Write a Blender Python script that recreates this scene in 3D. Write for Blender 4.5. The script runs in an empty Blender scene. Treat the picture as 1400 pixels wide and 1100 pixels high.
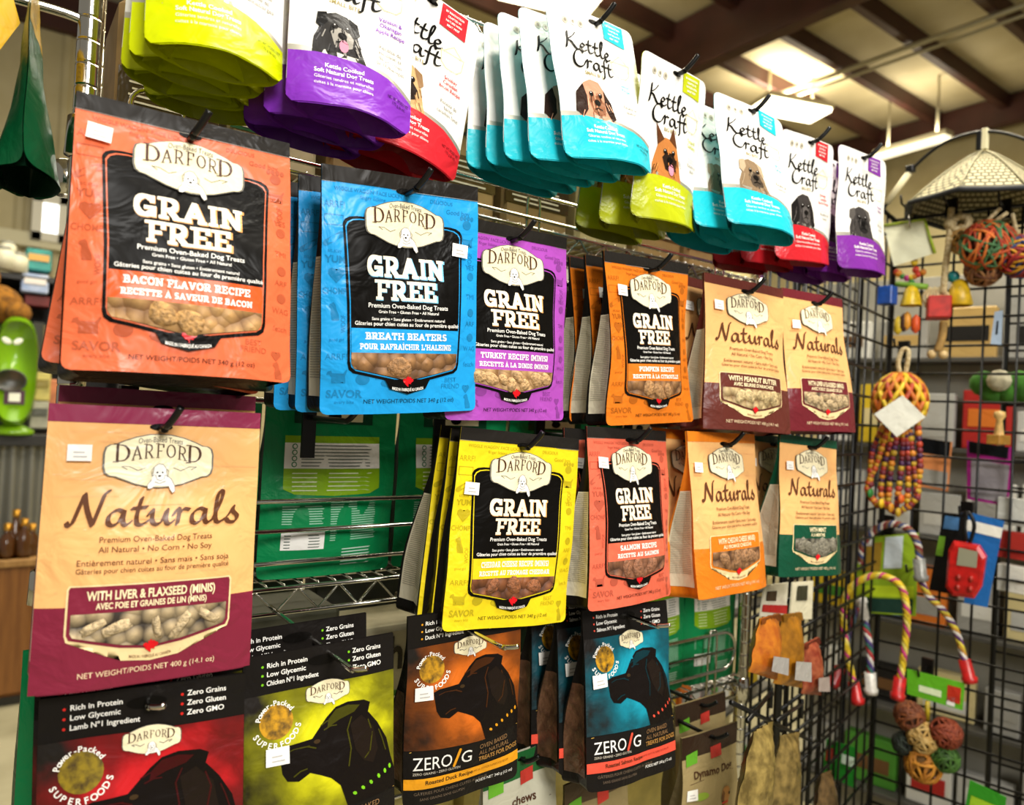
import bpy, bmesh, math, random
from mathutils import Vector, Matrix, Euler, noise
S = bpy.context.scene
COL = S.collection
PI = math.pi

# ---------------------------------------------------------------- camera
CAM_AX = ((0.8088591, 0.0468904, 0.5861298), (-0.5858844, -0.0202611, 0.8101413), (0.0498635, -0.9986945, 0.0110839))
CPOS = Vector((0.0, -0.72, 1.5))
cd = bpy.data.cameras.new('camera'); cam = bpy.data.objects.new('camera', cd); COL.objects.link(cam)
cd.sensor_width = 36.0; cd.lens = 36.0 * 1000 / 1400; cd.clip_start = 0.02
rx = [CAM_AX[i][0] for i in range(3)]; ry = [-CAM_AX[i][1] for i in range(3)]; rz = [-CAM_AX[i][2] for i in range(3)]
cam.matrix_world = Matrix(((rx[0], ry[0], rz[0], CPOS.x), (rx[1], ry[1], rz[1], CPOS.y), (rx[2], ry[2], rz[2], CPOS.z), (0, 0, 0, 1)))
cd.dof.use_dof = True; cd.dof.focus_distance = 0.86; cd.dof.aperture_fstop = 4.5
S.camera = cam

# ---------------------------------------------------------------- light
S.view_settings.view_transform = 'Standard'; S.view_settings.look = 'None'
S.view_settings.gamma = 1.0; S.view_settings.use_curve_mapping = False
S.view_settings.exposure = 0.0
wd = bpy.data.worlds.new('store_daylight'); S.world = wd; wd.use_nodes = True
wd.node_tree.nodes['Background'].inputs[0].default_value = (1.0, 0.93, 0.8, 1)
wd.node_tree.nodes['Background'].inputs[1].default_value = 0.27
def area(name, loc, target, sx, sy, power, color):
    l = bpy.data.lights.new(name, 'AREA'); l.shape = 'RECTANGLE'; l.size = sx; l.size_y = sy
    l.energy = power; l.color = color
    o = bpy.data.objects.new(name, l); COL.objects.link(o); o.location = loc
    o.rotation_euler = (Vector(target) - Vector(loc)).to_track_quat('-Z', 'Y').to_euler()
    return o
area('front_area_light', (0.15, -2.9, 2.95), (0.6, 0.2, 1.5), 1.3, 0.8, 116, (1.0, 0.97, 0.92))  # broad unseen light added behind and above the camera
area('aisle_ceiling_light', (1.0, -1.2, 4.6), (0.9, -0.2, 1.4), 2.4, 0.4, 130, (1.0, 0.95, 0.84))
area('far_aisle_fill_light', (2.9, 0.5, 4.6), (2.5, 0.6, 0), 2.4, 0.5, 190, (1.0, 0.9, 0.7))  # unseen light added to brighten the packages beyond the panels
area('left_bay_ceiling_light', (0.2, 3.2, 4.8), (0.2, 3.6, 0), 2.4, 0.5, 130, (1.0, 0.92, 0.75))

# ---------------------------------------------------------------- helpers
def hexlin(c):
    if isinstance(c, str):
        c = tuple(int(c[i:i + 2], 16) for i in (0, 2, 4))
    return tuple(((v / 255) / 12.92 if v / 255 <= 0.04045 else ((v / 255 + 0.055) / 1.055) ** 2.4) for v in c) + (1,)
MATS = {}
def tint(c, k):
    v = [int(c[i:i + 2], 16) for i in (0, 2, 4)]; return ''.join('%02x' % max(0, min(255, int(x * k))) for x in v)
def mat(name, color='808080', rough=0.5, metal=0.0, kind='plain', c2=None, scale=40.0, bump=0.0, emit=0.0, alpha=1.0, trans=0.0, coat=0.0, spec=0.5):
    if name in MATS: return MATS[name]
    m = bpy.data.materials.new(name); m.use_nodes = True; MATS[name] = m
    nt = m.node_tree; N = nt.nodes; L = nt.links; b = N['Principled BSDF']
    b.inputs['Base Color'].default_value = hexlin(color); b.inputs['Roughness'].default_value = rough
    b.inputs['Metallic'].default_value = metal; b.inputs['Specular IOR Level'].default_value = spec
    if coat: b.inputs['Coat Weight'].default_value = coat; b.inputs['Coat Roughness'].default_value = 0.12
    if trans: b.inputs['Transmission Weight'].default_value = trans
    if alpha < 1: b.inputs['Alpha'].default_value = alpha
    if emit: b.inputs['Emission Color'].default_value = hexlin(color); b.inputs['Emission Strength'].default_value = emit
    tc = N.new('ShaderNodeTexCoord')
    if kind == 'film':        # printed plastic film: fine crinkles shared by every print on it
        n = N.new('ShaderNodeTexNoise'); n.inputs['Scale'].default_value = 26; n.inputs['Detail'].default_value = 3
        n.inputs['Distortion'].default_value = 0.8
        L.new(tc.outputs['Object'], n.inputs['Vector'])
        bp = N.new('ShaderNodeBump'); bp.inputs['Strength'].default_value = 0.32; bp.inputs['Distance'].default_value = 0.012
        L.new(n.outputs['Fac'], bp.inputs['Height']); L.new(bp.outputs['Normal'], b.inputs['Normal'])
    elif kind == 'mix':       # two colours mixed by noise
        n = N.new('ShaderNodeTexNoise'); n.inputs['Scale'].default_value = scale; n.inputs['Detail'].default_value = 4
        L.new(tc.outputs['Object'], n.inputs['Vector'])
        r = N.new('ShaderNodeValToRGB'); r.color_ramp.elements[0].position = 0.35; r.color_ramp.elements[1].position = 0.65
        r.color_ramp.elements[0].color = hexlin(color); r.color_ramp.elements[1].color = hexlin(c2)
        L.new(n.outputs['Fac'], r.inputs['Fac']); L.new(r.outputs['Color'], b.inputs['Base Color'])
        if bump:
            bp = N.new('ShaderNodeBump'); bp.inputs['Strength'].default_value = bump; bp.inputs['Distance'].default_value = 0.01
            L.new(n.outputs['Fac'], bp.inputs['Height']); L.new(bp.outputs['Normal'], b.inputs['Normal'])
    elif kind == 'cells':     # pieces packed together, dark gaps
        v = N.new('ShaderNodeTexVoronoi'); v.inputs['Scale'].default_value = scale; v.feature = 'F1'
        n = N.new('ShaderNodeTexNoise'); n.inputs['Scale'].default_value = scale * 3
        L.new(tc.outputs['Object'], v.inputs['Vector']); L.new(tc.outputs['Object'], n.inputs['Vector'])
        r = N.new('ShaderNodeValToRGB'); e = r.color_ramp.elements
        e[0].position = 0.25; e[0].color = hexlin(color); e[1].position = 0.75; e[1].color = hexlin(c2)
        L.new(v.outputs['Distance'], r.inputs['Fac'])
        mx = N.new('ShaderNodeMixRGB'); mx.blend_type = 'MULTIPLY'; mx.inputs['Fac'].default_value = 0.5
        L.new(r.outputs['Color'], mx.inputs[1]); L.new(n.outputs['Fac'], mx.inputs[2]); L.new(mx.outputs[0], b.inputs['Base Color'])
        bp = N.new('ShaderNodeBump'); bp.inputs['Strength'].default_value = 0.6; bp.inputs['Distance'].default_value = 0.01; bp.invert = True
        L.new(v.outputs['Distance'], bp.inputs['Height']); L.new(bp.outputs['Normal'], b.inputs['Normal'])
    elif kind == 'check':     # woven blocks
        mp = N.new('ShaderNodeMapping'); mp.inputs['Rotation'].default_value = (0.3, 0.5, 0.4); mp.inputs['Scale'].default_value = (1, 1, 2.2)
        ck = N.new('ShaderNodeTexBrick'); ck.inputs['Scale'].default_value = scale; ck.inputs['Color1'].default_value = hexlin(color); ck.inputs['Color2'].default_value = hexlin(tint(color, .9)); ck.inputs['Mortar'].default_value = hexlin(c2); ck.inputs['Mortar Size'].default_value = .07
        sw = N.new('ShaderNodeSeparateXYZ'); cb = N.new('ShaderNodeCombineXYZ'); dv = N.new('ShaderNodeMath'); dv.operation = 'ARCTAN2'
        L.new(tc.outputs['Object'], sw.inputs[0]); L.new(sw.outputs['Y'], dv.inputs[0]); L.new(sw.outputs['X'], dv.inputs[1])
        ml = N.new('ShaderNodeMath'); ml.operation = 'MULTIPLY'; ml.inputs[1].default_value = .2; L.new(dv.outputs[0], ml.inputs[0])
        L.new(ml.outputs[0], cb.inputs['X']); L.new(sw.outputs['Z'], cb.inputs['Y']); L.new(cb.outputs[0], ck.inputs['Vector']); L.new(ck.outputs['Color'], b.inputs['Base Color']); N.remove(mp)
    elif kind == 'wood':
        mp = N.new('ShaderNodeMapping'); mp.inputs['Scale'].default_value = (scale, scale, scale * 0.08)
        n = N.new('ShaderNodeTexNoise'); n.inputs['Scale'].default_value = 3; n.inputs['Detail'].default_value = 5
        L.new(tc.outputs['Object'], mp.inputs['Vector']); L.new(mp.outputs['Vector'], n.inputs['Vector'])
        r = N.new('ShaderNodeValToRGB'); e = r.color_ramp.elements
        e[0].position = 0.3; e[0].color = hexlin(color); e[1].position = 0.7; e[1].color = hexlin(c2)
        L.new(n.outputs['Fac'], r.inputs['Fac']); L.new(r.outputs['Color'], b.inputs['Base Color'])
    else:
        n = N.new('ShaderNodeTexNoise'); n.inputs['Scale'].default_value = scale
        L.new(tc.outputs['Object'], n.inputs['Vector'])
        mr = N.new('ShaderNodeMapRange'); mr.inputs['To Min'].default_value = max(0.02, rough - 0.05); mr.inputs['To Max'].default_value = min(1, rough + 0.05)
        L.new(n.outputs['Fac'], mr.inputs['Value']); L.new(mr.outputs['Result'], b.inputs['Roughness'])
    return m
def film(c, rough=0.30):
    return mat('film_' + c, c, rough, kind='film', spec=0.12 if max(int(c[i:i + 2], 16) for i in (0, 2, 4)) < 48 else 0.26)
class MB:
    """collects faces in several materials and links them as one mesh object"""
    def __init__(s): s.v = []; s.f = []; s.m = []; s.mats = []; s.sm = []
    def mi(s, m):
        if m not in s.mats: s.mats.append(m)
        return s.mats.index(m)
    def add(s, verts, faces, m, smooth=False):
        o = len(s.v); s.v += [tuple(p) for p in verts]; k = s.mi(m)
        for f in faces: s.f.append([i + o for i in f]); s.m.append(k); s.sm.append(smooth)
    def box(s, c, d, m, M=None):
        x, y, z = d[0] / 2, d[1] / 2, d[2] / 2; b = min(x, y, z) * 0.12
        vs = []
        for sx in (-1, 1):
            for sy in (-1, 1):
                for sz in (-1, 1):
                    vs += [(sx * x, sy * (y - b), sz * (z - b)), (sx * (x - b), sy * y, sz * (z - b)), (sx * (x - b), sy * (y - b), sz * z)]
        bm = bmesh.new()
        for p in vs: bm.verts.new(p)
        r = bmesh.ops.convex_hull(bm, input=bm.verts)
        bm.verts.ensure_lookup_table(); bm.verts.index_update()
        T = Matrix.Translation(c) @ (M.to_4x4() if M else Matrix())
        s.add([T @ v.co for v in bm.verts], [[v.index for v in f.verts] for f in bm.faces], m); bm.free()
    def tube(s, path, r, m, n=8, closed=False, caps=True):
        P = [Vector(p) for p in path]; K = len(P); vs = []; fs = []
        rr = r if isinstance(r, (list, tuple)) else [r] * K
        up = Vector((0.13, 0.21, 0.97)); prev = None
        for i, p in enumerate(P):
            if closed: t = (P[(i + 1) % K] - P[i - 1])
            else: t = P[min(i + 1, K - 1)] - P[max(i - 1, 0)]
            if t.length < 1e-9: t = Vector((0, 0, 1))
            t.normalize()
            if prev is None:
                a = t.cross(up)
                if a.length < 0.1: a = t.cross(Vector((1, 0, 0)))
            else: a = prev - t * prev.dot(t)
            if a.length < 1e-6: a = t.orthogonal()
            a.normalize(); prev = a; b = t.cross(a)
            for k in range(n):
                q = 2 * PI * k / n
                vs.append(p + (a * math.cos(q) + b * math.sin(q)) * rr[i])
        for i in range(K if closed else K - 1):
            j = (i + 1) % K
            for k in range(n):
                k2 = (k + 1) % n
                fs.append([i * n + k, i * n + k2, j * n + k2, j * n + k])
        if caps and not closed: fs.append(list(range(n))[::-1]); fs.append([(K - 1) * n + k for k in range(n)])
        s.add(vs, fs, m, True)
    def lathe(s, prof, m, n=20, M=None, arc=2 * PI):
        T = M or Matrix(); vs = []; fs = []
        for r, z in prof:
            for k in range(n): q = arc * k / n; vs.append(T @ Vector((r * math.cos(q), r * math.sin(q), z)))
        for i in range(len(prof) - 1):
            for k in range(n):
                k2 = (k + 1) % n; fs.append([i * n + k, i * n + k2, (i + 1) * n + k2, (i + 1) * n + k])
        s.add(vs, fs, m, True)
    def ball(s, c, r, m, n=12, sc=(1, 1, 1), M=None):
        vs = []; fs = []; h = n // 2; T = Matrix.Translation(c) @ (M.to_4x4() if M else Matrix())
        for i in range(h + 1):
            a = PI * i / h
            for k in range(n):
                q = 2 * PI * k / n
                vs.append(T @ Vector((r * sc[0] * math.sin(a) * math.cos(q), r * sc[1] * math.sin(a) * math.sin(q), r * sc[2] * math.cos(a))))
        for i in range(h):
            for k in range(n):
                k2 = (k + 1) % n; fs.append([i * n + k, (i + 1) * n + k, (i + 1) * n + k2, i * n + k2])
        s.add(vs, fs, m, True)
    def prism(s, poly, d, m, M=None):
        """2D outline in local x,z extruded along y by d"""
        T = M or Matrix(); n = len(poly)
        vs = [T @ Vector((p[0], -d / 2, p[1])) for p in poly] + [T @ Vector((p[0], d / 2, p[1])) for p in poly]
        fs = [list(range(n)), list(range(n, 2 * n))[::-1]] + [[i, i + n, (i + 1) % n + n, (i + 1) % n] for i in range(n)]
        s.add(vs, fs, m)
    def build(s, name, parent=None, loc=None):
        me = bpy.data.meshes.new(name); me.from_pydata(s.v, [], s.f)
        for m in s.mats: me.materials.append(m)
        me.polygons.foreach_set('material_index', s.m); me.polygons.foreach_set('use_smooth', s.sm); me.update()
        o = bpy.data.objects.new(name, me); COL.objects.link(o)
        if parent: o.parent = parent
        if loc: o.location = loc
        return o
def empty(name, loc, rot=None):
    o = bpy.data.objects.new(name, None); COL.objects.link(o); o.location = loc; o.empty_display_size = 0.02
    if rot: o.rotation_mode = 'YXZ'; o.rotation_euler = rot
    return o
def tag(o, label, cat, group=None):
    o['label'] = label; o['category'] = cat
    if group: o['group'] = group
    return o
def struct(o): o['kind'] = 'structure'; return o
def copy_tree(o, parent=None):
    c = o.copy(); COL.objects.link(c)
    if parent: c.parent = parent
    for ch in [x for x in COL.objects if x.parent == o]: copy_tree(ch, c)
    return c
def ray(px, py):
    v = Vector((px - 700, py - 550, 1000))
    return Vector(tuple(sum(CAM_AX[i][k] * v[k] for k in range(3)) for i in range(3)))
def at(px, py, Y):
    """the point at depth Y that stands behind pixel (px, py) of the photograph"""
    d = ray(px, py); return CPOS + d * ((Y - CPOS.y) / d.y)
def atplane(px, py, p0, n):
    d = ray(px, py); n = Vector(n); return CPOS + d * ((Vector(p0) - CPOS).dot(n) / d.dot(n))
def catmull(P, k=6):
    Q = [P[0]] + list(P) + [P[-1]]; out = []
    for i in range(1, len(Q) - 2):
        for j in range(k):
            t = j / k; a, b, c, d = Q[i - 1], Q[i], Q[i + 1], Q[i + 2]
            out.append(tuple(0.5 * (2 * b[n] + (c[n] - a[n]) * t + (2 * a[n] - 5 * b[n] + 4 * c[n] - d[n]) * t * t + (3 * b[n] - a[n] - 3 * c[n] + d[n]) * t ** 3) for n in range(len(b))))
    out.append(tuple(P[-1])); return out
CHROME = mat('chrome', 'c9c6bd', 0.14, 1.0)
BLACKM = mat('black_metal', '0c0b0a', 0.34, spec=0.35)
# ---------------------------------------------------------------- lettering
def arc(cx, cy, rx, ry, a0, a1, n=9):
    return [(cx + rx * math.cos(math.radians(a0 + (a1 - a0) * i / n)), cy + ry * math.sin(math.radians(a0 + (a1 - a0) * i / n))) for i in range(n + 1)]
PB = [(.2, .08), (.2, .92), (.45, .92)] + arc(.45, .68, .24, .24, 90, -90, 6) + [(.2, .44)]
CAPS = {
 'A': (.98, [[(.17, .08), (.49, .92), (.81, .08)], [(.3, .34), (.68, .34)]], [(.17, 0), (.81, 0)]),
 'B': (.84, [[(.2, .08), (.2, .92), (.45, .92)] + arc(.45, .71, .2, .21, 90, -90, 6) + [(.2, .5), (.48, .5)] + arc(.48, .29, .22, .21, 90, -90, 6) + [(.2, .08)]], [(.15, 0), (.15, 1)]),
 'C': (.86, [arc(.46, .5, .34, .42, 48, 312, 12), [(.74, .9), (.74, .7)]], []),
 'D': (.9, [[(.2, .08), (.2, .92), (.4, .92)] + arc(.4, .5, .35, .42, 90, -90, 9) + [(.2, .08)]], [(.14, 0), (.14, 1)]),
 'E': (.82, [[(.68, .74), (.68, .92), (.2, .92), (.2, .08), (.7, .08), (.7, .28)], [(.2, .5), (.5, .5)]], [(.14, 0), (.14, 1)]),
 'F': (.8, [[(.68, .72), (.68, .92), (.22, .92), (.22, .08)], [(.22, .47), (.52, .47)]], [(.22, 0), (.14, 1)]),
 'G': (.94, [arc(.46, .5, .34, .42, 48, 318, 12), [(.52, .42), (.8, .42), (.8, .1)], [(.74, .9), (.74, .72)]], []),
 'H': (.98, [[(.2, .08), (.2, .92)], [(.78, .08), (.78, .92)], [(.2, .5), (.78, .5)]], [(.2, 0), (.2, 1), (.78, 0), (.78, 1)]),
 'I': (.46, [[(.23, .08), (.23, .92)]], [(.23, 0), (.23, 1)]),
 'J': (.66, [[(.46, .92), (.46, .3)] + arc(.28, .3, .18, .22, 0, -180, 6)], [(.46, 1)]),
 'K': (.94, [[(.2, .08), (.2, .92)], [(.75, .92), (.25, .45)], [(.4, .56), (.78, .08)]], [(.2, 0), (.2, 1), (.76, 1), (.78, 0)]),
 'L': (.76, [[(.2, .92), (.2, .08), (.66, .08), (.66, .3)]], [(.2, 1), (.14, 0)]),
 'M': (1.12, [[(.2, .08), (.2, .92), (.56, .3), (.92, .92), (.92, .08)]], [(.2, 0), (.92, 0), (.14, 1), (.98, 1)]),
 'N': (1.0, [[(.2, .08), (.2, .92), (.79, .08), (.79, .92)]], [(.2, 0), (.14, 1), (.79, 1)]),
 'O': (.94, [arc(.47, .5, .35, .42, 0, 360, 18)], []),
 'P': (.8, [PB], [(.2, 0), (.14, 1)]),
 'Q': (.94, [arc(.47, .5, .35, .42, 0, 360, 18), [(.55, .25), (.82, -.05)]], []),
 'R': (.92, [PB, [(.42, .44), (.72, .08)]], [(.2, 0), (.14, 1), (.76, 0)]),
 'S': (.76, [arc(.38, .7, .24, .22, 40, 270, 8) + arc(.38, .28, .26, .2, 90, -140, 8)], []),
 'T': (.86, [[(.12, .72), (.12, .92), (.74, .92), (.74, .72)], [(.43, .92), (.43, .08)]], [(.43, 0)]),
 'U': (.94, [[(.2, .92), (.2, .36)] + arc(.47, .36, .27, .28, 180, 360, 7) + [(.74, .92)]], [(.2, 1), (.74, 1)]),
 'V': (.94, [[(.16, .92), (.47, .08), (.78, .92)]], [(.16, 1), (.78, 1)]),
 'W': (1.3, [[(.15, .92), (.4, .08), (.65, .8), (.9, .08), (1.15, .92)]], [(.15, 1), (1.15, 1)]),
 'X': (.9, [[(.16, .08), (.74, .92)], [(.16, .92), (.74, .08)]], [(.16, 0), (.74, 0), (.16, 1), (.74, 1)]),
 'Y': (.9, [[(.16, .92), (.45, .5), (.45, .08)], [(.74, .92), (.45, .5)]], [(.45, 0), (.16, 1), (.74, 1)]),
 'Z': (.8, [[(.14, .72), (.14, .92), (.66, .92), (.14, .08), (.68, .08), (.68, .28)]], []),
 "'": (.3, [[(.15, .95), (.15, .7)]], []), '(': (.4, [arc(.42, .5, .22, .5, 115, 245, 6)], []), ')': (.4, [arc(-.02, .5, .22, .5, 65, -65, 6)], []),
 '&': (.9, [[(.78, .08), (.25, .75)] + arc(.4, .76, .16, .16, 180, 0, 6) + [(.5, .62), (.2, .42)] + arc(.36, .28, .2, .2, 150, 330, 6) + [(.74, .45)]], []),
}
SCRIPT = {
 'N': (.84, [[(0, .12), (.04, .03), (.12, .1), (.24, .5), (.36, .92)], [(.36, .92), (.42, .5), (.55, .04)], [(.55, .04), (.68, .5), (.8, .92), (.9, 1.0)]]),
 'a': (.56, [[(.4, .4), (.26, .47), (.08, .34), (.05, .12), (.14, .03), (.28, .12), (.4, .42), (.38, .15), (.44, .03), (.56, .12)]]),
 't': (.4, [[(.24, .8), (.14, .35), (.14, .08), (.24, .03), (.4, .14)], [(.02, .5), (.36, .53)]]),
 'u': (.6, [[(0, .3), (.1, .45), (.09, .15), (.18, .03), (.32, .12), (.44, .45), (.42, .15), (.48, .03), (.6, .12)]]),
 'r': (.4, [[(0, .3), (.1, .48), (.14, .38), (.09, .03)], [(.12, .28), (.24, .46), (.38, .44)]]),
 'l': (.32, [[(0, .1), (.18, .5), (.29, .9), (.21, .98), (.13, .7), (.1, .15), (.18, .03), (.32, .12)]]),
 's': (.42, [[(0, .1), (.16, .3), (.26, .5), (.24, .36), (.36, .2), (.3, .04), (.14, .03), (.07, .12)]]),
 'K': (.74, [[(.2, .95), (.15, .5), (.04, .02)], [(.62, .98), (.45, .75), (.14, .46), (.3, .4), (.5, .08), (.62, .02), (.74, .1)]]),
 'e': (.42, [[(.05, .2), (.24, .26), (.32, .38), (.22, .47), (.08, .34), (.08, .12), (.2, .02), (.42, .14)]]),
 'C': (.62, [[(.56, .82), (.45, .98), (.2, .86), (.04, .5), (.08, .14), (.28, .0), (.5, .1), (.62, .3)]]),
 'f': (.36, [[(.5, .86), (.42, .98), (.28, .84), (.2, .4), (.12, -.2), (.02, -.28)], [(.02, .45), (.36, .48)]]),
}
def hull2(pen, a, b):
    pts = [(a[0] + p[0], a[1] + p[1]) for p in pen] + [(b[0] + p[0], b[1] + p[1]) for p in pen]
    pts = sorted(set((round(x, 5), round(y, 5)) for x, y in pts))
    def half(ps):
        h = []
        for p in ps:
            while len(h) >= 2 and (h[-1][0] - h[-2][0]) * (p[1] - h[-2][1]) - (h[-1][1] - h[-2][1]) * (p[0] - h[-2][0]) <= 1e-12: h.pop()
            h.append(p)
        return h
    lo = half(pts); up = half(pts[::-1]); return lo[:-1] + up[:-1]
def glyphs(text, font):
    """list of convex polygons for text, cap height 1, starting at x = 0; returns (polys, width)"""
    out = []; x = 0.0
    for ch in text:
        base = ch; acc = None
        if ch in 'ÀÉÈÎ': base = {'À': 'A', 'É': 'E', 'È': 'E', 'Î': 'I'}[ch]; acc = ch
        if ch == ' ': x += 0.45 if font != 'script' else 0.3; continue
        if font == 'script':
            W, ST = SCRIPT[base]; pen = [(-.055, -.035), (-.02, -.05), (.055, .035), (.02, .05)]
            for st in ST:
                q = catmull(st, 5)
                for a, b in zip(q, q[1:]): out.append([(p[0] + x, p[1]) for p in hull2(pen, a, b)])
            x += W; continue
        if base not in CAPS: x += .4; continue
        W, ST, SF = CAPS[base]
        if font == 'slab': pw, ph, sw, sh = .21, .17, .40, .15
        else: pw, ph, sw, sh = .13, .05, .28, .045
        pen = [(-pw / 2, -ph / 2), (pw / 2, -ph / 2), (pw / 2, ph / 2), (-pw / 2, ph / 2)]
        if font == 'serif': pen = [(-pw / 2, -.01), (-.02, -ph / 2), (.02, -ph / 2), (pw / 2, .01), (.02, ph / 2), (-.02, ph / 2)]
        for st in ST:
            for a, b in zip(st, st[1:]): out.append([(p[0] + x, p[1]) for p in hull2(pen, a, b)])
        for sx, sy in SF:
            y0 = sy if sy == 0 else 1 - sh
            out.append([(x + sx - sw / 2, y0), (x + sx + sw / 2, y0), (x + sx + sw / 2, y0 + sh), (x + sx - sw / 2, y0 + sh)])
        if acc:
            c = x + W / 2
            if acc == 'À': out.append([(c - .15, 1.25), (c + .0, 1.08), (c + .1, 1.08), (c + .02, 1.25)])
            elif acc == 'Î': out.append([(c - .2, 1.08), (c, 1.18), (c + .2, 1.08), (c, 1.3)])
            else: out.append([(c - .05, 1.08), (c + .05, 1.08), (c + .18, 1.25), (c, 1.25)])
        x += W + (.06 if font == 'slab' else .09)
    return out, x
TCACHE = {}
def sans(text, bold=0.0):
    key = (text, bold)
    if key not in TCACHE:
        c = bpy.data.curves.new('t', 'FONT'); c.body = text; c.size = 1.0; c.resolution_u = 3; c.offset = bold; c.fill_mode = 'FRONT'
        o = bpy.data.objects.new('t', c); COL.objects.link(o)
        dg = bpy.context.evaluated_depsgraph_get(); dg.update(); e = o.evaluated_get(dg); me = e.to_mesh()
        V = [(v.co.x, v.co.y) for v in me.vertices]; F = [list(p.vertices) for p in me.polygons]
        e.to_mesh_clear(); bpy.data.objects.remove(o); bpy.data.curves.remove(c)
        w = max([v[0] for v in V] + [0.001]); V = [(x / 0.72, y / 0.72) for x, y in V]
        TCACHE[key] = (V, F, w / 0.72)
    return TCACHE[key]

# ---------------------------------------------------------------- pouch surface
class Surf:
    def __init__(s, w, h, style, T, seed, pinch=0.0, flare=0.0, twist=0.0):
        s.w, s.h, s.style, s.T, s.seed, s.pinch, s.flare, s.twist = w, h, style, T, seed, pinch, flare, twist
        rn = random.Random(seed); s.ph = [rn.uniform(0, 6.28) for _ in range(8)]; s.k = [rn.uniform(0.7, 1.4) for _ in range(8)]
    def hw(s, t):   # half-width factor
        return 1 - s.pinch * math.sin(PI * min(1, max(0, t))) ** 2 + s.flare * (t - 0.5)
    def bulge(s, t):
        t = min(1, max(0, t))
        if s.style == 'doypack': return 0.003 + s.T * 0.62 * t ** 1.7
        q = min(1, max(0, (t - 0.07) / 0.6)); return 0.0008 + s.T * 0.26 * q * q * (3 - 2 * q) * (1 - 0.35 * max(0, (t - .75) / .25))
    def thick(s, t):
        q = min(1, max(0, (t - 0.08) / 0.7)); return 0.002 + s.T * q * q * (3 - 2 * q)
    def wr(s, x, d):
        u = x / s.w; t = d / s.h; p = s.ph; k = s.k; e = min(1, max(0, (t - .05) * 4))
        a = math.sin(7 * k[0] * u + 5 * k[1] * t + p[0]) * 0.0016 + math.sin(11 * k[2] * t - 6 * k[3] * u + p[1]) * 0.0010 + math.sin(19 * k[4] * u + 9 * k[5] * t + p[2]) * 0.00045
        a += 0.0022 * math.sin(2.2 * u * PI + p[3]) * (1 - t) * .5
        return a * (0.35 + 0.65 * e) + s.twist * u * math.sin(PI * t) * 0.04
    def P(s, x, d, eps=0.0):
        t = d / s.h; u = 2 * x / s.w
        if s.style == 'doypack': prof = max(0, 1 - u * u) ** 1.0
        else: prof = max(0, 1 - abs(u) ** 3)
        y = -s.bulge(t) * prof + s.wr(x, d)
        return (x * s.hw(t), y - eps, -d)
def cutpoly(pts, cell):
    """split a planar outline along a grid so it can follow a curved sheet"""
    xs = [p[0] for p in pts]; ys = [p[1] for p in pts]
    bm = bmesh.new(); f = bm.faces.new([bm.verts.new((p[0], p[1], 0)) for p in pts])
    if len(pts) > 4: bmesh.ops.triangulate(bm, faces=bm.faces[:])
    for ax, lo, hi in ((0, min(xs), max(xs)), (1, min(ys), max(ys))):
        k = math.floor(lo / cell) + 1
        while k * cell < hi:
            co = [0, 0, 0]; no = [0, 0, 0]; co[ax] = k * cell; no[ax] = 1
            bmesh.ops.bisect_plane(bm, geom=bm.verts[:] + bm.edges[:] + bm.faces[:], plane_co=co, plane_no=no, dist=1e-6); k += 1
    bm.verts.index_update()
    r = ([(v.co.x, v.co.y) for v in bm.verts], [[v.index for v in f.verts] for f in bm.faces]); bm.free(); return r
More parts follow.
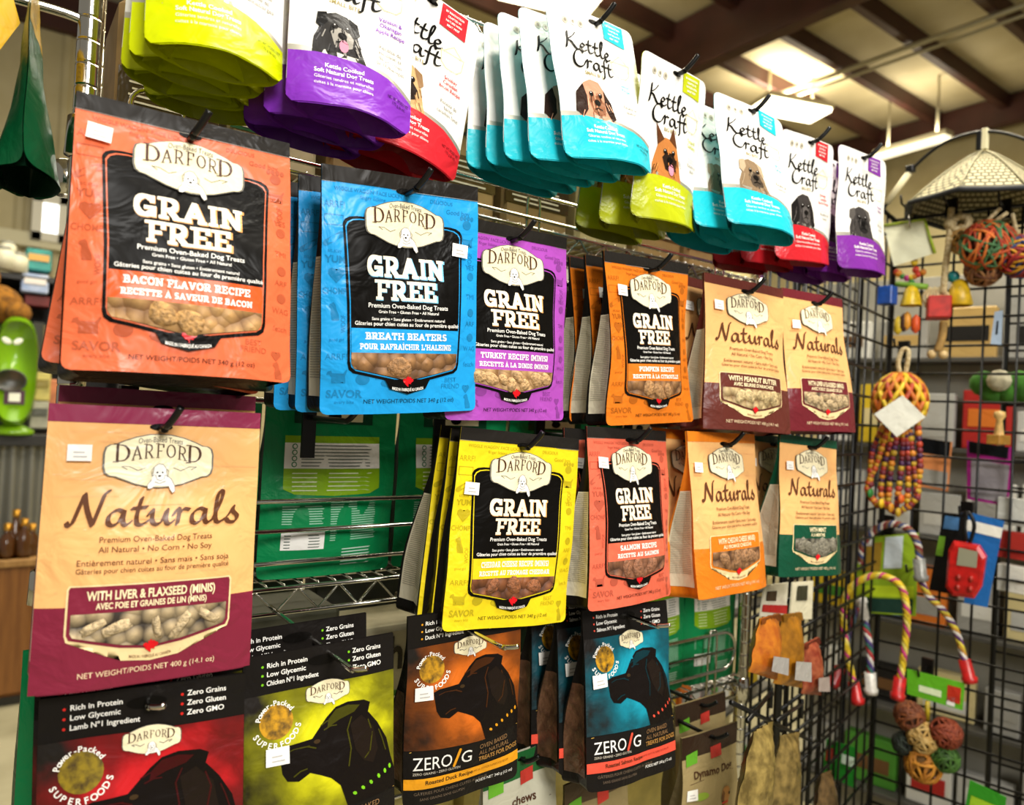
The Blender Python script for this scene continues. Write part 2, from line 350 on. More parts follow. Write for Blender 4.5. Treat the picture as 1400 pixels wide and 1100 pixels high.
class Art:
    """print on a pouch front: u from -.5 to .5 across, s from 0 (top) to 1 (bottom)"""
    def __init__(a, surf): a.sf = surf; a.parts = {}; a.n = 0
    def mb(a, part):
        if part not in a.parts: a.parts[part] = MB()
        return a.parts[part]
    def raw(a, part, m, V, F, lay, smooth=True):
        e = 0.0003 * lay
        a.mb(part).add([a.sf.P(x, d, e) for x, d in V], [f[::-1] for f in F], m, smooth)
    def poly(a, part, m, pts, lay, cell=0.011):
        w, h = a.sf.w, a.sf.h; p = [(u * w, s * h) for u, s in pts]
        ar = sum(p[i - 1][0] * p[i][1] - p[i][0] * p[i - 1][1] for i in range(len(p)))
        if ar < 0: p = p[::-1]
        V, F = cutpoly(p, cell); a.raw(part, m, V, [f[::-1] for f in F], lay)
    def ell(a, part, m, u, s, ru, lay, asp=1.0, n=20, rot=0.0):
        """ellipse, radius ru in widths; asp = height / width in metres"""
        w, h = a.sf.w, a.sf.h; c, q = math.cos(rot), math.sin(rot); P = []
        for k in range(n):
            x = ru * w * math.cos(2 * PI * k / n); y = ru * asp * w * math.sin(2 * PI * k / n)
            P.append((u + (x * c - y * q) / w, s + (x * q + y * c) / h))
        a.poly(part, m, P, lay)
    def line(a, part, m, pts, wid, lay):
        w, h = a.sf.w, a.sf.h; r = wid / 2
        pen = [(r * math.cos(PI * k / 3), r * math.sin(PI * k / 3)) for k in range(6)]
        q = [(u * w, s * h) for u, s in pts]
        for p0, p1 in zip(q, q[1:]):
            pl = hull2(pen, p0, p1); a.raw(part, m, pl, [list(range(len(pl)))[::-1]], lay)
    def text(a, part, m, txt, u, s, hs, lay, font='sans', wmax=None, align='c', bold=0.0, arch=0.0, slope=0.0, rot=0.0, sx=1.0):
        """s = baseline; hs = cap height as a share of pouch height; wmax in widths"""
        w, h = a.sf.w, a.sf.h; H = hs * h
        if font == 'sans': V, F, W = sans(txt, bold)
        else:
            polys, W = glyphs(txt, font); V = []; F = []
            for pl in polys: F.append(list(range(len(V), len(V) + len(pl)))); V += pl
        kx = H * sx
        if wmax and W * kx > wmax * w: kx = wmax * w / W
        x0 = {'c': -W * kx / 2, 'l': 0, 'r': -W * kx}[align]; out = []
        c, q = math.cos(rot), math.sin(rot)
        for x, y in V:
            X = x0 + x * kx; Y = y * H
            if arch: tt = 2 * (x / W) - 1; Y += arch * h * (1 - tt * tt)
            Y += slope * X
            out.append((u * w + X * c - Y * q, s * h - (X * q + Y * c)))
        a.raw(part, m, out, [f[:] for f in F], lay)
    def ring_text(a, part, m, txt, u, s, r, hs, lay, a0, a1, inward=False):
        w, h = a.sf.w, a.sf.h; H = hs * h; n = len(txt)
        for i, ch in enumerate(txt):
            if ch == ' ': continue
            th = math.radians(a0 + (a1 - a0) * (i + .5) / n); V, F, W = sans(ch, 0.02)
            cx, cy = r * w * math.cos(th), r * w * math.sin(th); ro = th - PI / 2 if not inward else th + PI / 2
            c, q = math.cos(ro), math.sin(ro)
            out = []
            for x, y in V:
                X = (x - W / 2) * H; Y = (y - .5) * H
                out.append((u * w + cx + X * c - Y * q, s * h - (cy + X * q + Y * c)))
            a.raw(part, m, out, [f[:] for f in F], lay)
    def build(a, parent):
        for k, mb in a.parts.items():
            if mb.f: mb.build(k, parent)
def rrect(u0, s0, u1, s1, r, asp):
    """rounded rectangle outline; r in widths, asp = w / h"""
    P = []
    for cx, cy, q in ((u1 - r, s0 + r * asp, -90), (u1 - r, s1 - r * asp, 0), (u0 + r, s1 - r * asp, 90), (u0 + r, s0 + r * asp, 180)):
        for k in range(5):
            t = math.radians(q + 90 * k / 4); P.append((cx + r * math.cos(t), cy + r * asp * math.sin(t)))
    return P
def pouch_body(sf, front, side, back, parent, pr=None, low=None, tlow=2.0):
    """front sheet with its background print, back sheet and gussets"""
    w, h, T = sf.w, sf.h, sf.T; mb = pr or MB(); nu, ns = 22, 34; rc = 0.012 if sf.style == 'doypack' else 0.007
    def xe(t, u):      # rounded corners
        d = t * h; q = 1.0
        for e in (d if sf.style == 'doypack' else rc, h - d):
            if e < rc: q = min(q, 1 - (rc - math.sqrt(max(0, rc * rc - (rc - e) ** 2))) / (w / 2))
        return u * w / 2 * q
    ts = [i / ns for i in range(ns + 1)]; ts = sorted(set(ts + [0.006, 0.015, 0.97, 0.985, 0.995]))
    us = [-1 + 2 * i / nu for i in range(nu + 1)]
    V = [sf.P(xe(t, u), t * h) for t in ts for u in us]; n = nu + 1
    FA = []
    for i in range(len(ts) - 1):
        for j in range(nu): FA.append([i * n + j, (i + 1) * n + j, (i + 1) * n + j + 1, i * n + j + 1])
    cut = len([t for t in ts[1:] if t <= tlow]) * nu
    mb.add(V, FA[:cut], front, True)
    if low: mb.add(V, FA[cut:], low, True)
    bodyname = 'film_body'
    if sf.style == 'doypack':
        def B(x, t): u = 2 * x / w; return (x * sf.hw(t), sf.bulge(t) * max(0, 1 - u * u) + sf.wr(x, t * h) + 0.0008, -t * h)
        mb.add([B(xe(t, u), t) for t in ts for u in us], [f[::-1] for f in FA], back, True)
        VB = []; m2 = 8
        for k in range(m2 + 1):      # folded base
            r = -1 + 2 * k / m2
            for u in us:
                x = xe(1, u); e = max(0, 1 - u * u)
                VB.append((x * sf.hw(1), r * sf.bulge(1) * e + sf.wr(x, h), -h + 0.045 * (1 - r * r) * (1 - u ** 4) ** .7))
        base = MB(); base.add(VB, [[k * n + j, k * n + j + 1, (k + 1) * n + j + 1, (k + 1) * n + j] for k in range(m2) for j in range(nu)], side, True)
        mb.build(bodyname, parent); base.build('folded_base', parent)
    else:
        def BK(u, t):
            x = xe(t, u); return (x * sf.hw(t), sf.thick(t) + sf.wr(x, t * h) * .5 + 0.0015, -t * h)
        mb.add([BK(u, t) for t in ts for u in us], [f[::-1] for f in FA], back, True)
        gs = MB()
        for sg in (-1, 1):
            VG = []
            for t in ts:
                a_ = Vector(sf.P(xe(t, sg), t * h)); b_ = Vector(BK(sg, t)); md = (a_ + b_) / 2
                md.x -= sg * 0.16 * sf.thick(t)
                VG += [tuple(a_), tuple(a_.lerp(md, .55)), tuple(md), tuple(md.lerp(b_, .5)), tuple(b_)]
            F = []
            for i in range(len(ts) - 1):
                for j in range(4):
                    q = [i * 5 + j, i * 5 + j + 1, (i + 1) * 5 + j + 1, (i + 1) * 5 + j]; F.append(q if sg > 0 else q[::-1])
            gs.add(VG, F, side, True)
        VB = [sf.P(xe(1, u), h) for u in us] + [(BK(u, 1)[0], (BK(u, 1)[1] + sf.P(xe(1, u), h)[1]) / 2, -h + 0.006) for u in us] + [BK(u, 1) for u in us]
        gs.add(VB, [[k * n + j, (k + 1) * n + j, (k + 1) * n + j + 1, k * n + j + 1] for k in range(2) for j in range(nu)], side, True)
        mb.build(bodyname, parent); gs.build('gusset', parent)
    return xe
def side_panel(sf, parent, m, ink, s0, s1, name='nutrition_panel', lines=True):
    """printed strip on the left gusset"""
    T = sf.T; mb = MB(); w, h = sf.w, sf.h; K = 12; V = []
    for i in range(K + 1):
        t = s0 + (s1 - s0) * i / K
        th = sf.thick(t); a_ = Vector(sf.P(-w / 2, t * h)); b_ = Vector((a_.x, th + 0.0015, a_.z)); md = (a_ + b_) / 2; md.x += 0.16 * th
        for q in (.08, .5, .92):
            p = a_.lerp(md, q * 2) if q <= .5 else md.lerp(b_, q * 2 - 1)
            V.append((p.x - 0.0006, p.y, p.z))
    mb.add(V, [[i * 3 + j, i * 3 + j + 1, i * 3 + j + 4, i * 3 + j + 3] for i in range(K) for j in range(2)], m, True)
    if lines:
        n = 46
        for i in range(n):
            t = s0 + (s1 - s0) * (i + .5) / n * .86 + .004; th = sf.thick(t); x = sf.P(-w / 2, t * h)[0] + 0.16 * th / 2
            a_ = Vector(sf.P(-w / 2, t * h)); b_ = Vector((a_.x, th + 0.0015, a_.z)); md = (a_ + b_) / 2; md.x += 0.16 * th
            z0, z1 = -t * h, -t * h - (s1 - s0) * h / n * .30
            q0, q1 = a_.lerp(md, .28), md.lerp(b_, .72)
            mb.add([(q0.x - .0012, q0.y, z0), (md.x - .0012, md.y, z0), (md.x - .0012, md.y, z1), (q0.x - .0012, q0.y, z1), (q1.x - .0012, q1.y, z0), (q1.x - .0012, q1.y, z1)], [[0, 1, 2, 3], [1, 4, 5, 2]], ink)
    mb.build(name, parent)
# ---------------------------------------------------------------- printed designs
INK = mat('black_ink', '0c0a08', .34, kind='film', spec=.10); WHITE = film('f4f1ea'); CREAM = film('efe3bd'); DKBROWN = film('4a2b1c'); GREYINK = film('6b675f'); RED = film('d1141d')
SILV = mat('silver_print', 'c9c4b4', 0.3, 0.6)
LEAF = [(0, 1), (.18, .62), (.4, .74), (.32, .28), (.62, .5), (.68, .34), (.98, .34), (.86, .1), (1, 0), (.5, -.38), (.56, -.56), (.06, -.48), (.05, -1), (-.05, -1), (-.06, -.48), (-.56, -.56), (-.5, -.38), (-1, 0), (-.86, .1), (-.98, .34), (-.68, .34), (-.62, .5), (-.32, .28), (-.4, .74), (-.18, .62)]
def leaf(a, part, u, s, r, lay):
    k = a.sf.w / a.sf.h
    a.poly(part, RED, [(u + x * r, s - y * r * k) for x, y in LEAF], lay)
def sub_dog(a, part, u, s, r, lay):
    """line drawing of a puppy leaning over the plaque"""
    k = a.sf.w / a.sf.h; f = lambda x, y: (u + x * r, s + y * r * k)
    body = [f(*p) for p in ((-.5, -.2), (-.42, -.75), (-.1, -1.0), (.25, -.95), (.5, -.6), (.55, -.1), (.9, .25), (1.15, .75), (1.2, 1.2), (1.0, 1.35), (.82, 1.1), (.7, .75), (.2, .8), (-.3, .75), (-.62, 1.0), (-.85, 1.0), (-.9, .7), (-.6, .3))]
    a.poly(part, WHITE, body, lay)
    for c in ((((-.5, -.2), (-.42, -.75), (-.1, -1.0), (.25, -.95), (.5, -.6), (.55, -.1))), ((-.42, -.75), (-.62, -.45), (-.55, 0.0), (-.4, -.1)), ((.35, -.8), (.68, -.4), (.62, .05), (.45, -.1)),
              ((-.3, -.1), (-.2, .25), (.1, .35), (.35, .2), (.4, -.1)), ((.55, -.1), (.9, .25), (1.15, .75), (1.2, 1.2), (1.0, 1.35), (.82, 1.1)), ((-.6, .3), (-.9, .7), (-.85, 1.0), (-.62, 1.0)), ((-.35, .45), (0, .6), (.45, .4))):
        a.line(part, film('8f8a80'), [f(*p) for p in c], .00055 * r * a.sf.w / .0112, lay + 1)
    a.ell(part, INK, *f(-.18, -.3), r * .07, lay + 1, n=8); a.ell(part, INK, *f(.22, -.3), r * .07, lay + 1, n=8); a.ell(part, INK, *f(0, -.02), r * .12, lay + 1, .7, n=8)
def plaque(a, u, s, wd, lay=6, tagline=True, edge=None):
    """cream brand plaque, wd wide (share of pouch width)"""
    k = a.sf.w / a.sf.h; part = 'brand_plaque'
    half = [(-.5, .07), (-.485, .125), (-.45, .15), (-.40, .155), (-.33, .19), (-.22, .232), (-.1, .26), (0, .265)]
    bot = [(-.5, -.07), (-.485, -.125), (-.45, -.15), (-.40, -.157), (-.33, -.185), (-.22, -.228), (-.1, -.257), (0, -.265)]
    O = half + [(-x, y) for x, y in half[-2::-1]] + [(-x, y) for x, y in bot] + bot[-2::-1]
    T = lambda q, g=1: [(u + x * wd * g, s - y * wd * k * g) for x, y in q]
    a.poly(part, edge or GREYINK, T(O, 1.035), lay); a.poly(part, CREAM, T(O), lay + 1)
    for sg in (-1, 1):
        a.line(part, GREYINK, T([(sg * .13, -.07), (sg * .2, -.10), (sg * .28, -.06), (sg * .35, -.06), (sg * .30, -.09)]), .0006, lay + 2)
    hs = wd * k * .15
    a.text(part, DKBROWN, 'D', u - .43 * wd, s + .02 * wd * k, hs * 1.25, lay + 3, 'serif', align='l')
    a.text(part, DKBROWN, 'D', u + .43 * wd, s + .02 * wd * k, hs * 1.25, lay + 3, 'serif', align='r')
    a.text(part, DKBROWN, 'ARFOR', u, s + .005 * wd * k, hs, lay + 3, 'serif', wmax=.54 * wd, arch=.035 * wd * k, sx=1.3)
    if tagline: a.text(part, GREYINK, 'Oven-Baked Treats', u, s - .17 * wd * k, wd * k * .055, lay + 3, wmax=.42 * wd, arch=.02 * wd * k)
    sub_dog(a, part, u + .0 * wd, s + .155 * wd * k, .125 * wd, lay + 3)
def sticker(a, u, s, lay=13, rot=0.0, sz=.105):
    part = 'price_sticker'; k = a.sf.w / a.sf.h; c, q = math.cos(rot), math.sin(rot)
    f = lambda x, y: (u + (x * c - y * q) * sz, s + (x * q + y * c) * sz * k)
    a.poly(part, WHITE, [f(-.5, -.38), (f(.5, -.38)), f(.5, .38), f(-.5, .38)], lay)
    for y, x1 in ((-.05, .2), (.15, .3)):
        a.poly(part, film('b9b6b4'), [f(-.25, y), f(x1, y), f(x1, y + .06), f(-.25, y + .06)], lay + 1)
def slot(a, s=.062, u=0.0, r=.055):
    a.ell('hang_slot', INK, u, s, r, 3, .33, 14)
HEART = [(0, -.9), (-.5, -.35), (-.9, .15), (-.85, .6), (-.5, .8), (-.15, .65), (0, .4), (.15, .65), (.5, .8), (.85, .6), (.9, .15), (.5, -.35)]
DOGP = [(-1, .2), (-.9, .5), (-.6, .6), (-.5, .35), (.5, .3), (.8, .7), (.9, .6), (.7, .1), (.75, -.6), (.55, -.6), (.5, -.1), (-.3, -.1), (-.35, -.6), (-.55, -.6), (-.55, 0), (-.75, .2)]
SITP = [(-.3, -1), (-.4, -.2), (-.35, .3), (-.6, .5), (-.55, .75), (-.1, 1), (.1, .7), (.2, .2), (.45, -.4), (.5, -1)]
def tone_print(a, c, rn):
    part = 'film_body'; m = film(tint(c, .80)); k = a.sf.w / a.sf.h
    def sh(P, u, s, r): a.poly(part, m, [(u + x * r, s - y * r * k) for x, y in P], 1, cell=.02)
    a.text(part, m, "WIGGLE WAGGIN' FACE LICKIN'", -.43, .095, .016, 1, align='l', wmax=.42, bold=.01)
    a.text(part, m, "DELICIOUS", .17, .098, .016, 1, align='l', wmax=.2, bold=.01)
    a.text(part, m, "Good boy", .36, .135, .02, 1, wmax=.17, bold=.01); a.text(part, m, "finger licking", -.2, .12, .016, 1, wmax=.2)
    for x, t, sz in ((-.43, 0, 1),):
        a.text(part, m, 'ARRF!', x, .165, .028, 1, align='c', wmax=.12)
        a.line(part, m, [(x - .055, .195), (x + .05, .195), (x + .05, .235), (x - .055, .235), (x - .055, .195)], .0009, 1)
        a.line(part, m, [(x - .05, .31), (x + .04, .27)], .006, 1); a.text(part, m, 'sit.stay', x, .345, .015, 1, wmax=.13)
        a.text(part, m, 'YUM', x + .005, .385, .028, 1, wmax=.12, bold=.03)
        sh(HEART, x + .01, .435, .05); a.text(part, m, 'CHOMP', x, .51, .025, 1, wmax=.13, bold=.01)
        sh(SITP, x, .58, .05); a.text(part, m, 'WOOF', x + .06, .63, .02, 1, wmax=.1, rot=PI / 2)
        a.text(part, m, 'good girl', x + .01, .70, .012, 1, wmax=.1); a.text(part, m, 'ARRF!', x + .01, .775, .026, 1, wmax=.12)
        sh(DOGP, x + .02, .845, .06); a.text(part, m, 'SAVOR', x + .06, .93, .032, 1, wmax=.2, bold=.03); a.text(part, m, 'every bite', x + .06, .955, .014, 1, wmax=.17)
    a.ell(part, m, -.27, .855, .04, 1, .8); a.text(part, m, 'treat', -.16, .855, .022, 1, wmax=.12); a.line(part, m, [(-.15, .87), (-.06, .895)], .006, 1)
    a.text(part, m, 'BEST', .30, .87, .022, 1, wmax=.12); a.text(part, m, 'FRIEND', .30, .897, .022, 1, wmax=.14); sh(HEART, .42, .90, .03)
    for u, s in ((.42, .155),):
        a.ell(part, m, u, s + .02, .028, 1)
        for q in (-.035, -.012, .012, .035): a.ell(part, m, u + q, s - .012 - abs(q) * -.1, .011, 1, 1.3, 8)
    sh(DOGP, .42, .25, .05); a.text(part, m, 'WOOF', .455, .33, .024, 1, wmax=.1, rot=PI / 2)
    for s, t in ((.37, 'YES'), (.50, 'TMI'), (.62, 'ARF'), (.73, 'WAG'), (.80, 'fetch')): a.text(part, m, t, .44, s, .022, 1, wmax=.09)
    for s in (.40, .56, .67): a.ell(part, m, .445, s, .025, 1)
    sh(SITP, .43, .955, .045)
def biscuits(a, parent_part, c1, poly, rn, size, layout, lay, bone=False):
    """raised biscuits seen in the window; poly test keeps them inside"""
    def inside(x, y):
        r = False
        for i in range(len(poly)):
            x1, y1 = poly[i - 1]; x2, y2 = poly[i]
            if (y1 > y) != (y2 > y) and x < (x2 - x1) * (y - y1) / (y2 - y1) + x1: r = not r
        return r
    mb = MB(); w, h = a.sf.w, a.sf.h; us = [p[0] for p in poly]; ss = [p[1] for p in poly]; placed = []
    k = w / h
    for _ in range(900):
        if len(placed) >= layout: break
        u, s = rn.uniform(min(us), max(us)), rn.uniform(min(ss), max(ss)); r = size * rn.uniform(.8, 1.25)
        if not all(inside(u + r * math.cos(t) * 1.05, s + r * k * math.sin(t) * .8) for t in (0, .8, 1.6, 2.4, 3.2, 4, 4.8, 5.5)): continue
        if any(((u - q[0]) ** 2 + ((s - q[1]) / k) ** 2) < ((r + q[2]) * .72) ** 2 for q in placed): continue
        placed.append((u, s, r)); ang = rn.uniform(0, PI); asp = rn.uniform(.65, .9); V = []; F = []; rings = 4; n = 12
        for i in range(rings + 1):
            q = math.sin(PI / 2 * i / rings); z = math.cos(PI / 2 * i / rings)
            for j in range(n):
                t = 2 * PI * j / n; rr = r * w * q * (1 + .08 * math.sin(3 * t + _))
                if bone: rr *= (.72 + .45 * abs(math.cos(t)) ** 2 * (1.0 + .0)) * (1 - .25 * (abs(math.cos(t)) > .97))
                x = rr * math.cos(t); y = rr * (asp * (.62 if bone else 1)) * math.sin(t)
                X = u * w + x * math.cos(ang) - y * math.sin(ang); D = s * h + x * math.sin(ang) + y * math.cos(ang)
                p = a.sf.P(X, D, 0.0003 * lay + z * min(.0035, r * w * .35)); V.append(p)
        for i in range(rings):
            for j in range(n): F.append([i * n + j, i * n + (j + 1) % n, (i + 1) * n + (j + 1) % n, (i + 1) * n + j])
        mb.add(V, F, c1, True)
    a.biscuit_mb = mb
def art_grainfree(sf, c, band, flavor1, flavor2, treat, treatdark, stick, size, panel=None):
    a = Art(sf); rn = random.Random(sf.seed); m = film(c); bandm = film(band); k = sf.w / sf.h
    tone_print(a, c, rn)
    a.poly('header_strip', film('23201d'), [(-.5, 0), (.5, 0), (.5, .062), (-.5, .062)], 2)
    a.line('header_strip', film('8a857c'), [(-.5, .064), (.5, .064)], .0006, 2)
    slot(a, .066)
    L = [(-.30, .192), (-.345, .197), (-.372, .208), (-.385, .225), (-.38, .30), (-.362, .55), (-.358, .79), (-.35, .815), (-.325, .83), (-.12, .862)]
    full = L + [(0, .878)] + [(-x, s) for x, s in L[::-1]]
    def ins(d): return [(x - math.copysign(d, x) if abs(x) > .01 else x, s + (d * k * (1 if s < .5 else -1))) for x, s in full]
    a.poly('label_panel', INK, full, 2); a.poly('label_panel', m, ins(.014), 3); a.poly('label_panel', INK, ins(.020), 4)
    plaque(a, 0.0, .205, .50, 9)
    a.text('title_lettering', film('e8a55f' if band != '1e9be0' else '7cc8ee'), 'GRAIN', .006, .4335, .088, 5, 'slab', wmax=.51)
    a.text('title_lettering', film('f6ead2'), 'GRAIN', 0, .43, .086, 6, 'slab', wmax=.50)
    a.text('title_lettering', film('e8a55f' if band != '1e9be0' else '7cc8ee'), 'FREE', .006, .5285, .084, 5, 'slab', wmax=.40)
    a.text('title_lettering', film('f6ead2'), 'FREE', 0, .525, .082, 6, 'slab', wmax=.39)
    for t, s, hs, wm in (('Premium Oven-Baked Dog Treats', .558, .019, .50), ('Grain Free • Gluten Free • All Natural', .580, .0125, .42), ('Sans grains • Sans gluten • Entièrement naturel', .610, .0125, .50), ('Gâteries pour chien cuites au four de première qualité', .632, .0165, .66)):
        a.text('description_lettering', WHITE, t, .01, s, hs, 6, wmax=wm, bold=.012)
    a.poly('flavor_band', bandm, [(-.34, .645), (.34, .645), (.338, .745), (-.338, .745)], 6)
    a.text('flavor_lettering', WHITE, flavor1, 0, .690, .029, 7, 'slab', wmax=.56); a.text('flavor_lettering', WHITE, flavor2, 0, .731, .024, 7, 'slab', wmax=.58)
    win = [(-.338, .745), (.338, .745), (.338, .79), (.32, .812), (.12, .842), (0, .860), (-.12, .842), (-.32, .812), (-.338, .79)]
    a.poly('product_window', mat('treats_packed_' + treatdark, treat, .6, kind='cells', c2=treatdark, scale=75), win, 6)
    biscuits(a, None, mat('biscuit_' + treat, treat, .7, kind='mix', c2=tint(treat, .72), scale=260, bump=.5), win, rn, size, 60, 7)
    a.poly('maker_tab', INK, [(-.145, .855), (.145, .855), (.115, .895), (0, .918), (-.115, .895)], 7)
    a.text('maker_tab', WHITE, 'MADE IN / FABRIQUÉ AU CANADA', 0, .897, .0125, 8, wmax=.20, bold=.02, arch=-.008)
    leaf(a, 'maker_tab', 0, .862, .034, 8)
    a.text('weight_lettering', film(tint(c, .35)), 'NET WEIGHT/POIDS NET 340 g (12 oz)', .03, .955, .018, 2, wmax=.60)
    if stick: sticker(a, stick[0], stick[1], rot=stick[2])
    return a
def art_naturals(sf, c, flavor1, flavor2, treat, treatdark, stick, size, weight, bone=False, header=None):
    a = Art(sf); rn = random.Random(sf.seed); cm = film(c); k = sf.w / sf.h
    a.poly('header_strip', film(header or c), [(-.5, 0), (.5, 0), (.5, .062), (-.5, .062)], 2)
    grain = film('eab074')
    for i in range(22):
        s = .1 + .028 * i + rn.uniform(-.008, .008); x0 = rn.uniform(-.49, .1); x1 = min(.49, x0 + rn.uniform(.25, .6))
        a.line('film_body', grain, [(x0, s), ((x0 + x1) / 2, s + rn.uniform(-.004, .004)), (x1, s)], .0011, 1)
    a.poly('lower_band', cm, [(-.5, .725), (.5, .725), (.5, .996), (-.5, .996)], 2)
    slot(a, .07)
    plaque(a, .0, .195, .50, 9)
    a.text('title_lettering', film('5c3620'), 'Naturals', 0.005, .43, .125, 4, 'script', wmax=.80, sx=1.25)
    br = film('6a4029')
    for t, s, hs, wm in (('Premium Oven-Baked Dog Treats', .485, .021, .52), ('All Natural • No Corn • No Soy', .520, .021, .52), ('Entièrement naturel • Sans maïs • Sans soja', .565, .021, .74), ('Gâteries pour chien cuites au four de première qualité', .592, .018, .70)):
        a.text('description_lettering', br, t, .005, s, hs, 4, wmax=wm, bold=.004)
    frame = film('e8cf9a'); L = [(-.365, .632), (-.375, .645), (-.375, .80), (-.365, .825), (-.15, .868), (-.13, .905), (0, .918)]
    R = [(-x, s) for x, s in L[::-1]][1:]
    a.poly('flavor_label', frame, L + R, 3)
    L2 = [(-.36, .637), (-.366, .648), (-.366, .80), (-.355, .818), (-.14, .858), (0, .873)]
    a.poly('flavor_label', cm, L2 + [(-x, s) for x, s in L2[::-1]][1:], 4)
    a.text('flavor_lettering', film('f0dfb4'), flavor1, 0, .684, .032, 6, bold=.028, wmax=.58); a.text('flavor_lettering', film('f0dfb4'), flavor2, 0, .716, .022, 6, bold=.028, wmax=.50)
    win = [(-.352, .730), (.352, .730), (.352, .795), (.34, .81), (.13, .848), (0, .863), (-.13, .848), (-.34, .81), (-.352, .795)]
    a.poly('product_window', mat('treats_packed_' + treatdark, treat, .6, kind='cells', c2=treatdark, scale=75), win, 6)
    biscuits(a, None, mat('biscuit_' + treat, treat, .7, kind='mix', c2=tint(treat, .72), scale=260, bump=.5), win, rn, size, 60, 7, bone)
    a.text('maker_tab', br, 'MADE IN / FABRIQUÉ AU CANADA', 0, .898, .011, 6, wmax=.19, bold=.01, arch=-.008); leaf(a, 'maker_tab', 0, .862, .034, 8)
    a.text('weight_lettering', film('e9cfa8'), weight, 0, .953, .02, 4, wmax=.62)
    if stick: sticker(a, stick[0], stick[1], rot=stick[2])
    return a
HEADP = [(-.29, .405), (-.27, .50), (-.24, .535), (-.17, .545), (-.10, .52), (-.03, .54), (.03, .56), (.09, .60), (.12, .66), (.14, .70), (.5, .70), (.5, .62), (.47, .555), (.44, .47), (.37, .385), (.30, .325), (.315, .285), (.27, .268), (.16, .262), (.08, .275), (.02, .31), (-.04, .355), (-.08, .385), (-.15, .388), (-.24, .392)]
def art_zero(sf, glow, band, word, flavor, meat, stick, ring='c99312'):
    a = Art(sf); k = sf.w / sf.h; name = 'studio_backdrop_print_' + glow
    if name not in MATS:      # the photographic backdrop printed behind the dog's head
        m = film(glow, .42).copy(); m.name = name; MATS[name] = m; nt = m.node_tree; N = nt.nodes; L = nt.links; b = N['Principled BSDF']
        tc = N.new('ShaderNodeTexCoord'); mp = N.new('ShaderNodeMapping'); mp.inputs['Location'].default_value = (-.012, 0, .42 * sf.h); mp.inputs['Scale'].default_value = (1, 0, 1)
        le = N.new('ShaderNodeVectorMath'); le.operation = 'LENGTH'; nz = N.new('ShaderNodeTexNoise'); nz.inputs['Scale'].default_value = 28; nz.inputs['Detail'].default_value = 4
        ad = N.new('ShaderNodeMath'); ad.operation = 'MULTIPLY_ADD'; ad.inputs[1].default_value = .09
        r = N.new('ShaderNodeValToRGB'); e = r.color_ramp.elements; e[0].position = .03; e[0].color = hexlin(glow); e[1].position = .105; e[1].color = hexlin('1a1512')
        q = e.new(.062); q.color = hexlin(tint(glow, .62))
        L.new(tc.outputs['Object'], mp.inputs['Vector']); L.new(mp.outputs['Vector'], le.inputs[0]); L.new(tc.outputs['Object'], nz.inputs['Vector'])
        L.new(nz.outputs['Fac'], ad.inputs[0]); L.new(le.outputs['Value'], ad.inputs[2])
        sb = N.new('ShaderNodeMath'); sb.operation = 'SUBTRACT'; sb.inputs[1].default_value = .045; L.new(ad.outputs[0], sb.inputs[0])
        L.new(sb.outputs[0], r.inputs['Fac']); L.new(r.outputs['Color'], b.inputs['Base Color'])
    a.poly('dog_portrait', MATS[name], [(-.498, .165), (.498, .165), (.498, .70), (-.498, .70)], 2)
    dk = film('15100e'); md = film(tint(glow, .30))
    a.poly('dog_portrait', dk, HEADP, 3)
    a.poly('dog_portrait', md, [(.08, .285), (.16, .275), (.24, .285), (.2, .31), (.1, .33), (.02, .355), (.03, .32)], 4); a.line('dog_portrait', md, [(.18, .33), (.15, .38), (.17, .46), (.15, .53)], .0015, 4)
    a.line('dog_portrait', md, [(.30, .36), (.33, .42), (.31, .50), (.27, .52)], .0015, 4); a.ell('dog_portrait', film('3a2a16'), -.05, .40, .022, 4, .6, 10); a.line('dog_portrait', md, [(-.25, .42), (-.2, .41), (-.1, .41)], .001, 4)
    a.poly('dog_portrait', film('1f1712'), [(.17, .36), (.25, .33), (.34, .40), (.37, .50), (.33, .555), (.26, .53), (.2, .47)], 4)
    for q in ((-.02, .34, .06, .325), (.0, .36, .08, .35), (-.2, .52, -.12, .50), (-.16, .41, -.06, .425), (.38, .42, .43, .52)): a.line('dog_portrait', md, [(q[0], q[1]), ((q[0] + q[2]) / 2, (q[1] + q[3]) / 2 - .006), (q[2], q[3])], .0014, 4)
    for x, s in ((.19, .655), (.25, .645), (.31, .635), (.37, .622), (.42, .612), (.46, .60)): a.ell('dog_portrait', film(band), x, s, .018, 4, .6, 6, rot=x * 3)
    a.line('dog_portrait', film('c9a14a'), [(-.46, .708), (.49, .70)], .0008, 4)
    slot(a, .06, 0, .10)
    for i, t in enumerate(('Rich in Protein', 'Low Glycemic', word + ' Nº1 Ingredient')):
        a.text('header_lettering', WHITE, t, -.36, .055 + .037 * i, .021, 3, align='l', wmax=.33, bold=.015); a.ell('header_lettering', film(band), -.385, .048 + .037 * i, .008, 3, n=8)
    for i, t in enumerate(('Zero Grains', 'Zero Gluten', 'Zero GMO')):
        a.text('claim_lettering', WHITE, t, .20, .055 + .037 * i, .021, 3, align='l', wmax=.2, bold=.015); a.ell('claim_lettering', film(band), .175, .048 + .037 * i, .008, 3, n=8)
    plaque(a, .03, .20, .28, 5, tagline=False)
    a.ell('superfoods_seal', mat('seal_print_' + ring, ring, .45, kind='mix', c2='3b2a0c', scale=120), -.30, .285, .105, 3, 1.0, 24)
    a.ring_text('superfoods_seal', WHITE, 'Power-Packed', -.30, .285, .117, .022, 4, 170, 30); a.ring_text('superfoods_seal', WHITE, 'SUPERFOODS', -.30, .285, .14, .024, 4, 200, 350, True)
